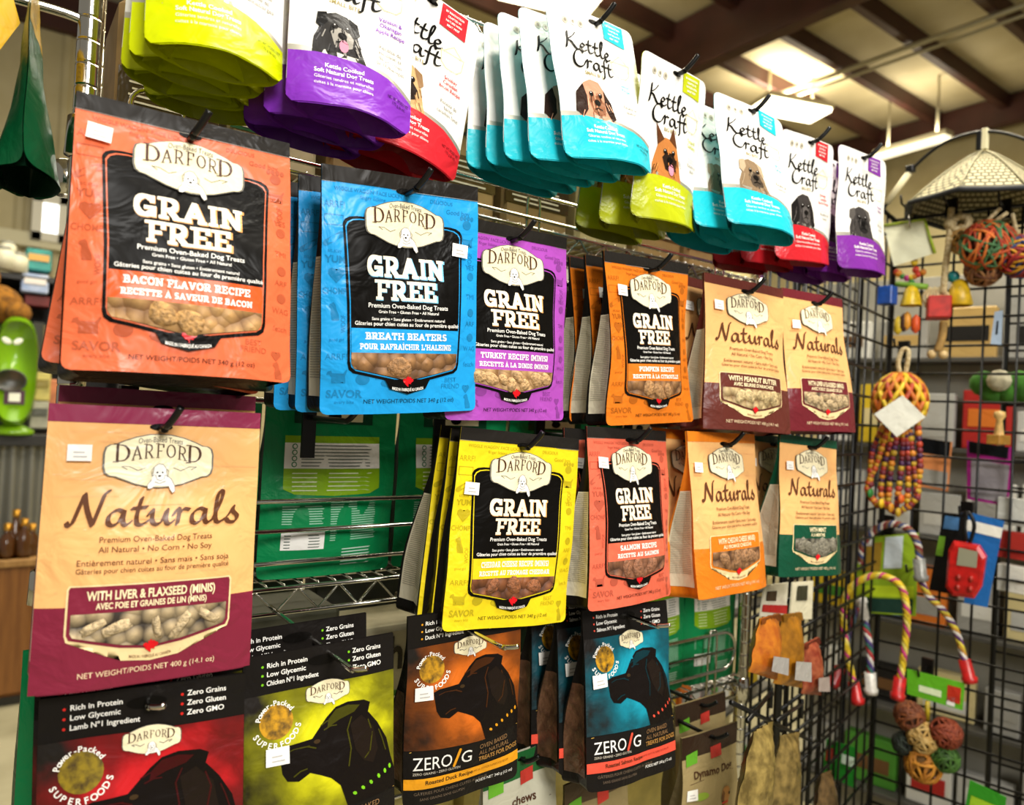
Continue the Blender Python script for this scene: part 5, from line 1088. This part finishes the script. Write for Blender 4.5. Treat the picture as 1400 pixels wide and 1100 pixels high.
# goods hung on the edge-on panel
def soft_bag(label, pts, col, col2, off, P=P1, label_c=None, cat='treat bag', grp='amber treat bags on the edge-on panel', name='treat_bag'):
    """clear bag of treats: pts = top left, top right, bottom right, bottom left in the photo"""
    o = P(*pts[0], off); t = empty(name, o); tag(t, label, cat, grp); n = N2 if P is P2 else N1; q = [P(*p, off) - o for p in pts]
    V = []; F = []; K = 10
    for sd in (1, -1):
        for i in range(K + 1):
            for j in range(K + 1):
                p = q[0].lerp(q[1], j / K).lerp(q[3].lerp(q[2], j / K), i / K); e = math.sin(PI * j / K) * (.15 + .85 * math.sin(PI * min(1, i / K * .9)) ** .7) * (i < K) * (i > 0)
                V.append(p + n * sd * (e * .022 + .0006) + n * math.sin(i * 1.7 + j * 2.1) * .0015)
        b0 = 0 if sd == 1 else (K + 1) ** 2
        for i in range(K):
            for j in range(K): F.append([b0 + i * (K + 1) + j, b0 + i * (K + 1) + j + 1, b0 + (i + 1) * (K + 1) + j + 1, b0 + (i + 1) * (K + 1) + j])
    part(t, 'bag_body', lambda b: b.add(V, F, mat('bag_' + col, col, .3, kind='mix', c2=col2, scale=50, bump=.3), True))
    if label_c:
        f = lambda a, s: q[0].lerp(q[1], a).lerp(q[3].lerp(q[2], a), s) + n * .026
        part(t, 'label', lambda b: b.add([f(.2, .62), f(.85, .62), f(.85, .88), f(.2, .88)], [[0, 1, 2, 3]], film(label_c)))
        part(t, 'header', lambda b: b.add([q[0] + n * .004, q[1] + n * .004, f(1, .1) - n * .02, f(0, .1) - n * .02], [[0, 1, 2, 3]], film(tint(col, .7))))
    return t
soft_bag('amber orange treat bag with grey label, left of the pair by the post', ((1038, 845), (1064, 838), (1062, 930), (1024, 918)), 'a8561a', 'c8781e', .10, label_c='a8a4a0')
soft_bag('golden orange treat bag with grey label, right of the pair by the post', ((1068, 840), (1094, 836), (1096, 940), (1058, 934)), 'b87a1c', '8a5a14', .08, label_c='b0aca6')
soft_bag('dark red treat bag behind the golden bag on the edge-on panel', ((1098, 880), (1118, 870), (1122, 950), (1096, 948)), '7a2a1c', 'a85a3a', .05, label_c='a89a92')
soft_bag('tan bag of chews hanging low beside the shelf post', ((1030, 1000), (1056, 985), (1052, 1130), (1000, 1130)), '9a8448', '5a4a22', .14, label_c=None, grp='tan chew bags low on the edge-on panel')
soft_bag('tan bag of chews low on the edge-on panel, right of the first', ((1066, 1005), (1092, 1000), (1090, 1130), (1046, 1130)), '8a7440', '4e401e', .10, grp='tan chew bags low on the edge-on panel')
soft_bag('long brown chew bag under the green tag', ((1122, 1058), (1136, 1052), (1146, 1130), (1112, 1130)), '6a5232', '3a2c18', .06, grp='tan chew bags low on the edge-on panel')
tagcard('treat_card', 'white and red hanging package above the amber bags, left one', ((1046, 800), (1078, 796), (1074, 846), (1040, 842)), 'e6e0c8', .05, P1, bands=(('red_band', 0, 1, .62, .85, 'b82a2a'), ('dark_print', .1, .5, .2, .5, '4a3a2a')), cat='package')
tagcard('treat_card', 'white hanging package above the amber bags, right one', ((1084, 796), (1112, 794), (1110, 846), (1080, 846)), 'ddd6b8', .03, P1, bands=(('dark_print', .2, .7, .1, .5, '3a3a2a'),), cat='package')
def arm(a, b, lab):
    p, q = P1(*a, .14), P1(*b, .02); t = empty('bracket_bar', p); tag(t, lab, 'bracket', 'black bracket arms by the shelf post'); m = MB(); m.tube([(0, 0, 0), q - p], .0038, BLACKM); m.build('bar', t)
    m = MB(); m.tube([q - p + Vector((0, 0, .01)), q - p - Vector((0, 0, .03))], .005, BLACKM); m.build('bracket_end', t)
arm((1000, 960), (1108, 1012), 'long black bar slanting from the shelf post to the grid panel'); arm((1022, 985), (1054, 946), 'short black bar rising beside the shelf post'); arm((1062, 985), (1096, 962), 'short black bar rising beside the edge-on panel')
# racks of packages beyond the panels
PALETTE = (('white', 'd8d6cc'), ('cream', 'd8c890'), ('grey', '9a9890'), ('orange', 'd8762a'), ('green', '4a8a2e'), ('yellow', 'd8b82a'), ('dark', '24221f'), ('blue', '2a5a9a'), ('red', 'b02a24'), ('tan', 'b8985a'), ('pale grey', 'bdbcb4'), ('brown', '6a4a2a'))
def rack(nm, o, e, n, L, zs, cols, seed, weights, lab, wr=(.07, .13), bc='a09c8e'):
    t = empty('slat_rack', o); tag(t, lab, 'display rack', None); e = Vector(e); n = Vector(n); rn = random.Random(seed)
    M = Matrix(((e.x, -n.x, 0), (e.y, -n.y, 0), (0, 0, 1)))
    part(t, 'back_board', lambda b: b.box(e * L / 2 - n * .03 + Vector((0, 0, 1.05)), (L, .02, 2.0), mat('slat_board_' + bc, bc, .6, kind='mix', c2=tint(bc, .88), scale=6), M))
    for z in zs: part(t, 'shelf_board', lambda b: b.box(e * L / 2 + n * .05 + Vector((0, 0, z - .008)), (L, .16, .014), mat('rack_shelf', '4a4842', .5), M))
    for r, z in enumerate(zs):
        x = .03; k = 0
        while x < L - .06:
            w = rn.uniform(*wr); h = rn.uniform(.12, .21); cn, c = rn.choices(PALETTE, weights)[0]; k += 1
            p = Vector(o) + e * (x + w / 2) + n * (.05 + rn.uniform(0, .04)) + Vector((0, 0, z))
            b = empty('product_box', p); tag(b, '%s package %s, %s from left on %s row' % (cn, nm, ('first', 'second', 'third', 'fourth', 'fifth', 'sixth', 'seventh', 'eighth', 'ninth', 'tenth', 'eleventh', 'twelfth', 'thirteenth', 'fourteenth', 'fifteenth', 'sixteenth', 'seventeenth', 'eighteenth', 'nineteenth', 'twentieth')[k - 1], ('lowest', 'second', 'third', 'fourth', 'fifth', 'sixth', 'seventh')[r]), 'package', 'packages ' + nm)
            c2 = PALETTE[rn.randrange(len(PALETTE))][1]
            part(b, 'box_body', lambda q: q.box((0, 0, h / 2), (w * .92, .05, h), film(c, .5), M)); part(b, 'printed_label', lambda q: q.box(n * .026 + Vector((0, 0, h * rn.uniform(.3, .6))), (w * .7, .002, h * .3), film(c2, .5), M))
            x += w + rn.uniform(.0, .03)
rack('behind the toy panel', Vector((KX, KY, 0)) - N2 * .62 + E2 * -.40, E2, N2, 1.70, (.25, .55, .85, 1.15, 1.45, 1.75), 0, 3, (5, 2, 5, 2, 2, 1, 2, 1, 1, 2, 5, 1), 'grey slat rack of packages beyond the toy panel', (.10, .19))
rack('behind the edge-on panel', Vector((KX, KY, 0)) - N1 * .52 + E1 * 1.05, -E1, N1, 1.32, (.30, .60, .90, 1.20, 1.50, 1.78), 0, 4, (6, 6, 1, 2, 1, 2, 1, 0, 2, 2, 1, 1), 'pale rack of cream packages beyond the edge-on panel', (.05, .09), 'd8c78c')
# ---------------------------------------------------------------- room
def plane_box(name, c, d, m): b = MB(); b.box((0, 0, 0), d, m); return struct(b.build(name, None, c))
CONC = mat('concrete', 'a39c80', .75, kind='mix', c2='8a8468', scale=4)
plane_box('floor', (4, 3, -.05), (16, 14, .1), CONC)
BEIGE = mat('beige_liner', 'cfc39a', .7, kind='mix', c2='c4b78c', scale=3); MAROON = mat('dark_maroon_steel', '46221a', .55, kind='mix', c2='3a1b13', scale=4)
# ribbed back wall
b = MB(); x = -4.0
V = []; F = []; n = 0
prof = []
while x < 12:
    prof += [(x, 0), (x + .22, 0), (x + .25, -.03), (x + .30, -.03), (x + .33, 0)]; x += .36
for x, y in prof: V += [(x, y, 0), (x, y, 6.0)]
F = [[2 * i, 2 * i + 2, 2 * i + 3, 2 * i + 1] for i in range(len(prof) - 1)]
b.add(V, F, BEIGE); struct(b.build('wall_back', None, (0, 9.0, 0)))
plane_box('wall_right', (11.4, 3, 3), (.1, 14, 6), BEIGE)
plane_box('ceiling', (4, 3, 6.08), (16, 14, .1), mat('ceiling_liner', 'c9be9c', .75, kind='mix', c2='bcb08c', scale=2))
k = 1
for y in (1.7, 2.55, 3.40, 4.23, 5.09, 5.99, 6.85, 7.7):
    plane_box('trim_%d' % k, (4, y, 5.93), (16, .10, .2), MAROON); k += 1
plane_box('trim_%d' % k, (6.28, 3, 5.70), (.17, 14, .62), MAROON); k += 1
plane_box('trim_%d' % k, (10.88, 3, 5.82), (.15, 14, .38), MAROON); k += 1
plane_box('trim_%d' % k, (4, 8.93, 5.72), (16, .12, .5), MAROON); k += 1
pw = at(52, 290, 8.9); plane_box('trim_%d' % k, (pw.x, 8.93, pw.z - .1), (.10, .1, .95), MAROON); k += 1
ps = at(30, 325, 8.85); plane_box('trim_%d' % k, (ps.x - .6, 8.9, ps.z), (2.6, .12, .16), mat('cream_trim', 'e0d9b6', .6)); k += 1
# bright window
w0, w1 = at(45, 262, 8.86), at(92, 335, 8.86)
wt = empty('window_1', ((w0.x + w1.x) / 2, 8.86, (w0.z + w1.z) / 2)); struct(wt); ww, wh = w1.x - w0.x, w0.z - w1.z
def fr(b):
    m = mat('white_frame', 'eeead8', .5)
    for s in (-1, 1): b.box((s * (ww / 2 - .05), 0, 0), (.1, .1, wh), m); b.box((0, 0, s * (wh / 2 - .05)), (ww, .1, .1), m)
part(wt, 'window_frame', fr); part(wt, 'window_pane', lambda b: b.box((0, .02, 0), (ww - .18, .02, wh - .18), mat('bright_daylight', 'f4f8ff', .5, emit=2.2)))
# conduit and lamps
o = MB(); o.tube([(8.2, 0, 5.78), (8.2, 8.9, 5.78)], .03, mat('galvanised', 'b5ae92', .4, .5)); o.tube([(8.32, 0, 5.74), (8.32, 8.9, 5.74)], .02, MATS['galvanised']); tag(o.build('conduit'), 'pair of grey conduits running under the ceiling between the lamps', 'conduit')
def lamp(px0, px1, z, w, lab, power, em=7):
    def unz(p): d = ray(*p); return CPOS + d * ((z - CPOS.z) / d.z)
    a, c = unz(px0), unz(px1); m = (a + c) / 2; d = (c - a); ln = d.length; ang = math.atan2(d.y, d.x)
    t = empty('ceiling_lamp', m, (0, 0, ang)); tag(t, lab, 'ceiling lamp', 'fluorescent ceiling lamps')
    part(t, 'housing', lambda b: b.box((0, 0, .05), (ln * 1.04, w * 1.15, .06), mat('lamp_white', 'cfc6a2', .5)))
    part(t, 'diffuser', lambda b: b.box((0, 0, 0), (ln, w, .05), mat('lamp_glow_%d' % em, 'fff4d0', .5, emit=em)))
    for s in (-.35, .35): part(t, 'hanger', lambda b: b.tube([(s * ln, 0, .08), (s * ln, 0, 6.03 - z)], .015, MATS['galvanised']))
    l = bpy.data.lights.new('fluorescent_light', 'AREA'); l.shape = 'RECTANGLE'; l.size = ln; l.size_y = w; l.energy = power; l.color = (1, .9, .68)
    lo = bpy.data.objects.new('fluorescent_light', l); COL.objects.link(lo); lo.parent = t; lo.location = (0, 0, -.03)
    l2 = bpy.data.lights.new('ceiling_fill_light', 'AREA'); l2.shape = 'RECTANGLE'; l2.size = ln; l2.size_y = w; l2.energy = power * .5; l2.color = (1, .88, .66)
    lo = bpy.data.objects.new('ceiling_fill_light', l2); COL.objects.link(lo); lo.parent = t; lo.location = (0, 0, .09); lo.rotation_euler = (PI, 0, 0)  # extra light added above the housing to brighten the ceiling
lamp((1038, 142), (1122, 158), 5.55, .42, 'glowing fluorescent lamp under the ceiling above the turquoise pouches', 90)
lamp((690, -20), (812, 9), 5.5, .42, 'glowing fluorescent lamp at the top above the turquoise spaniel pouch', 90)
lamp((1200, 215), (1296, 187), 5.2, .16, 'long dim fluorescent lamp above the end of the white pouches', 30, 1.6)
# ---------------------------------------------------------------- left: hanging pouches, counter and stock
o = MB(); r0 = at(-120, -44, YF - .0); r1 = at(116, 27, YF - .0)
o.tube(catmull([tuple(r0), tuple(r0.lerp(r1, .5)), tuple(r1 - Vector((.012, 0, 0))), tuple(r1 + Vector((.001, 0, -.008))), tuple(r1 + Vector((.002, 0, -.035)))], 6), .0055, CHROME, 10); tag(o.build('side_rail'), 'chrome rail with bent end left of the shelf post', 'rail')
def side_pouch(px, py, Y, w, h, T, yaw, lab, seed):
    p = at(px, py, Y); t = empty('green_pouch', p, (0, .02, yaw)); tag(t, lab, 'pet treat pouch', 'green pouches on the chrome rail at the left'); sf = Surf(w, h, 'doypack', T, seed); a = Art(sf)
    a.poly('yellow_header', film('c8a01e'), [(-.5, .0), (.5, .0), (.5, .26), (-.5, .26)], 1); small_lines(a, 'yellow_header', film('6a4a1e'), -.4, .4, .06, .22, 5, 2)
    g = film('08502c', .3); pouch_body(sf, g, film('0a2416', .35), g, t, a.parts.pop('film_body', None)); a.build(t)
side_pouch(49, 6, .17, .15, .182, .046, 1.50, 'dark green pouch hanging on the chrome rail, seen from its side', 61)
side_pouch(-30, -6, .20, .15, .185, .046, 1.50, 'dark green pouch cut by the left edge, beside the first one', 62)
tq, yq = at(4, 40, .14), 0
b = MB(); b.prism([(-.03, -.012), (.0, -.022), (.012, .012), (.0, .04), (-.03, .04)], .004, film('d8a81c', .5)); o = b.build('yellow_tag', None, tq); o.rotation_euler = (0, .1, .2); tag(o, 'yellow printed tag at the top left corner', 'tag')
# counter
CT = mat('dark_counter', '26241f', .5, kind='mix', c2='1c1a17', scale=8); Yc = 4.0
c0 = at(0, 592, Yc).z; cx = at(75, 600, Yc).x
t = empty('counter', (0, Yc, 0)); tag(t, 'counter with dark top and corrugated metal front at the left', 'counter')
part(t, 'counter_top', lambda b: b.box((cx - 1.15, .15, c0 - .03), (2.5, .5, .06), CT))
def corr(b):
    V = []; F = []; xs = [-2.3 + i * .012 for i in range(int((cx + 2.35) / .012))]
    for x in xs: y = .02 * math.sin(x * 2 * PI / .085); V += [(x, y, 0), (x, y, c0 - .06)]
    b.add(V, [[2 * i, 2 * i + 2, 2 * i + 3, 2 * i + 1] for i in range(len(xs) - 1)], mat('corrugated_zinc', '9a9a92', .35, .7), True)
part(t, 'corrugated_front', corr)
# green dispenser
g0 = at(16, 587, 3.95); t = empty('green_dispenser', (g0.x, 3.95, c0)); tag(t, 'lime green rounded dispenser with round opening and white leaf mark', 'dispenser')
H = at(16, 434, 3.95).z - c0; Rw = (at(46, 510, 3.95).x - at(16, 510, 3.95).x); GR = mat('lime_plastic', '76a812', .25, coat=.4)
def shell(b):
    P = []
    for i in range(28):
        q = 2 * PI * i / 28; cx_, cz = math.cos(q), math.sin(q); P.append((Rw * abs(cx_) ** .75 * (1 if cx_ > 0 else -1), H * .54 + H * .46 * abs(cz) ** .7 * (1 if cz > 0 else -1)))
    n = len(P); V = []; 
    for y, s in ((-.10, .86), (-.13, .97)): pass
    for y, s in ((.12, .9), (.09, 1), (-.09, 1), (-.12, .92)): V += [(x * s, y, H * .54 + (z - H * .54) * s) for x, z in P]
    b.add(V, [list(range(n))] + [[k * n + i, k * n + (i + 1) % n, (k + 1) * n + (i + 1) % n, (k + 1) * n + i] for k in range(3) for i in range(n)] + [[3 * n + i for i in range(n)][::-1]], GR, True)
part(t, 'shell', shell); part(t, 'base', lambda b: b.lathe([(0, 0), (Rw * 1.05, 0), (Rw * 1.05, .02), (Rw * .5, .05)], GR, 24))
oz = at(14, 520, 3.83).z - c0; ox = at(14, 520, 3.83).x - g0.x
part(t, 'round_opening', lambda b: b.lathe([(0, .006), (Rw * .66, .006), (Rw * .74, .012), (Rw * .76, 0)], mat('dark_inside', '16200f', .3, kind='mix', c2='4a3a2a', scale=14), 24, Matrix.Translation((ox, -.119, oz)) @ Matrix.Rotation(PI / 2, 4, 'X') @ Matrix.Diagonal((1, .82, 1, 1))))
part(t, 'leaf_mark', lambda b: [b.ball((at(17, 466, 3.82).x - g0.x + s * .024, -.121, at(17, 466, 3.82).z - c0), .027, mat('white_mark', 'f0f2e0', .5), 10, (.9, .1, .55), Matrix.Rotation(s * -.6, 3, 'Y')) for s in (-1, 1)])
part(t, 'price_mark', lambda b: (b.box((at(20, 543, 3.8).x - g0.x, -.112, at(20, 543, 3.8).z - c0), (.09, .02, .075), mat('plum_mark', '4a2438', .5)), b.box((at(20, 543, 3.8).x - g0.x, -.123, at(20, 543, 3.8).z - c0), (.05, .01, .045), MATS['white_mark'])))
def stock(name, lab, cat, px0, py0, px1, py1, Y, col, d=.12, grp=None, band=None, col2=None):
    a, c = at(px0, py0, Y), at(px1, py1, Y); w, h = c.x - a.x, a.z - c.z; t = empty(name, ((a.x + c.x) / 2, Y, c.z)); tag(t, lab, cat, grp)
    part(t, 'box_body', lambda b: b.box((0, d / 2, h / 2), (w, d, h), mat('stock_' + col, col, .55, kind='mix', c2=col2 or tint(col, .8), scale=12)))
    if band: part(t, 'printed_band', lambda b: b.box((0, -.003, h * .6), (w * .8, .006, h * .3), film(band)))
    return t
stock('stock_box', 'yellow carton on the counter right of the green dispenser', 'carton', 44, 508, 68, 548, 4.05, 'd0bf6a', .2, 'cartons on the counter', '8a7a3a')
stock('stock_box', 'pale grey carton on the counter below the yellow one', 'carton', 42, 548, 66, 586, 4.05, 'b0ac98', .2, 'cartons on the counter', '5a5a52')
stock('stock_box', 'orange box on the counter behind the bacon pouch', 'carton', 66, 518, 100, 586, 4.2, 'c87a4a', .2, 'cartons on the counter')
zs = at(0, 444, 4.6).z
t = empty('stock_shelf', (0, 4.6, 0)); tag(t, 'dark stock rack behind the counter at the left', 'shelf')
part(t, 'shelf_board', lambda b: b.box((-.5, .2, zs - .02), (2.6, .5, .04), CT)); part(t, 'shelf_board', lambda b: b.box((-.5, .2, at(0, 372, 4.6).z - .02), (2.6, .5, .03), CT)); part(t, 'back_board', lambda b: b.box((-.5, .46, zs / 2 + .1), (2.6, .03, zs + .55), mat('rack_dark', '1d1a14', .6)))
for s in (-1.75, .72): part(t, 'upright', lambda b: b.box((s, .2, zs / 2 + .2), (.05, .5, zs + .4), CT))
stock('toy_box', 'teal, red and blue toy box on the stock rack', 'box', 36, 338, 70, 372, 4.6, '3a9a92', .2, None, 'd8a04a'); stock('toy_box', 'blue and white toy box below the teal one', 'box', 30, 372, 66, 402, 4.55, '8aa0c8', .2, None, 'e0d8d0', 'c8d0e0')
stock('tin_box', 'red tin box under the blue toy box', 'box', 34, 402, 68, 420, 4.6, '7a1e18', .2)
j = 0
for px, py, r in ((6, 352, 14), (24, 356, 12), (10, 336, 10)):
    p = at(px, py + 16, 4.58); t = empty('pale_jar', p); tag(t, 'pale jar on the stock rack, ' + ('front left', 'right of the front one', 'smallest, behind the others')[j], 'jar', 'pale jars on the stock rack'); q = mpp(p) * r; j += 1
    part(t, 'jar_body', lambda b: b.lathe([(0, 0), (q, 0), (q, q * 1.6), (q * .7, q * 1.9)], mat('pale_ceramic', 'd8d4b8', .4), 18)); part(t, 'lid', lambda b: b.lathe([(q * .8, q * 1.9), (q * .8, q * 2.2), (0, q * 2.25)], mat('grey_lid', '8a887a', .4), 18))
p = at(10, 432, 4.45); t = empty('plush_bear', (p.x, 4.45, zs)); tag(t, 'golden brown plush animal on the stock rack at the left edge', 'plush toy'); PM = mat('brown_plush', 'a8701e', .95, kind='mix', c2='6a4412', scale=30, bump=.6)
part(t, 'plush_body', lambda b: b.ball((-.06, 0, .11), .115, PM, 16, (1.2, .9, 1))); part(t, 'plush_head', lambda b: b.ball((-.13, -.06, .25), .09, PM, 14)); part(t, 'plush_leg', lambda b: b.ball((.05, -.12, .06), .065, PM, 12, (1, 1.3, 1)))
p = at(56, 445, 4.45)
for i, (px, c) in enumerate(((44, '2a2a18'), (58, '6a5a2a'), (70, '8a3a1a'))): stock('stock_bag', ('dark olive', 'mustard', 'rust')[i] + ' bag on the counter beneath the stock rack', 'bag', px, 440 + 4 * i, px + 13, 508, 4.3, c, .15, 'bags beneath the stock rack')
# wooden box with bottles
wz = at(20, 765, 3.4).z; wx = at(48, 800, 3.4).x; WOOD = mat('counter_wood', '8a5a28', .5, kind='wood', c2='6a3f18', scale=14)
t = empty('wooden_cabinet', (wx - .45, 3.4, 0)); tag(t, 'brown wooden cabinet on the floor at the lower left edge', 'cabinet'); part(t, 'cabinet_body', lambda b: b.box((0, .2, wz / 2 + .02), (.9, .4, wz - .04), WOOD)); part(t, 'cabinet_top', lambda b: b.box((0, .2, wz - .015), (.94, .44, .03), mat('pale_top', 'a8804a', .5, kind='wood', c2='8a6434', scale=14))); part(t, 'plinth', lambda b: b.box((0, .21, .02), (.86, .38, .04), CT))
for i, (px, hh) in enumerate(((8, .15), (19, .21), (31, .17), (42, .14))):
    p = at(px, 763, 3.46 + .03 * (i % 2)); t = empty('brown_bottle', (p.x, p.y, wz)); tag(t, 'small brown bottle with gold cap on the wooden cabinet, ' + ('leftmost', 'second from the left, tallest', 'third from the left', 'rightmost')[i], 'bottle', 'brown bottles on the wooden cabinet')
    part(t, 'bottle_body', lambda b: b.lathe([(0, 0), (.032, 0), (.034, .02), (.034, hh * .6), (.014, hh * .78), (.013, hh)], mat('amber_glass', '4a2a0e', .1, coat=.5), 16)); part(t, 'gold_cap', lambda b: b.lathe([(.016, hh - .02), (.016, hh + .012), (0, hh + .014)], mat('gold_foil', 'b8862e', .3, .8), 14))
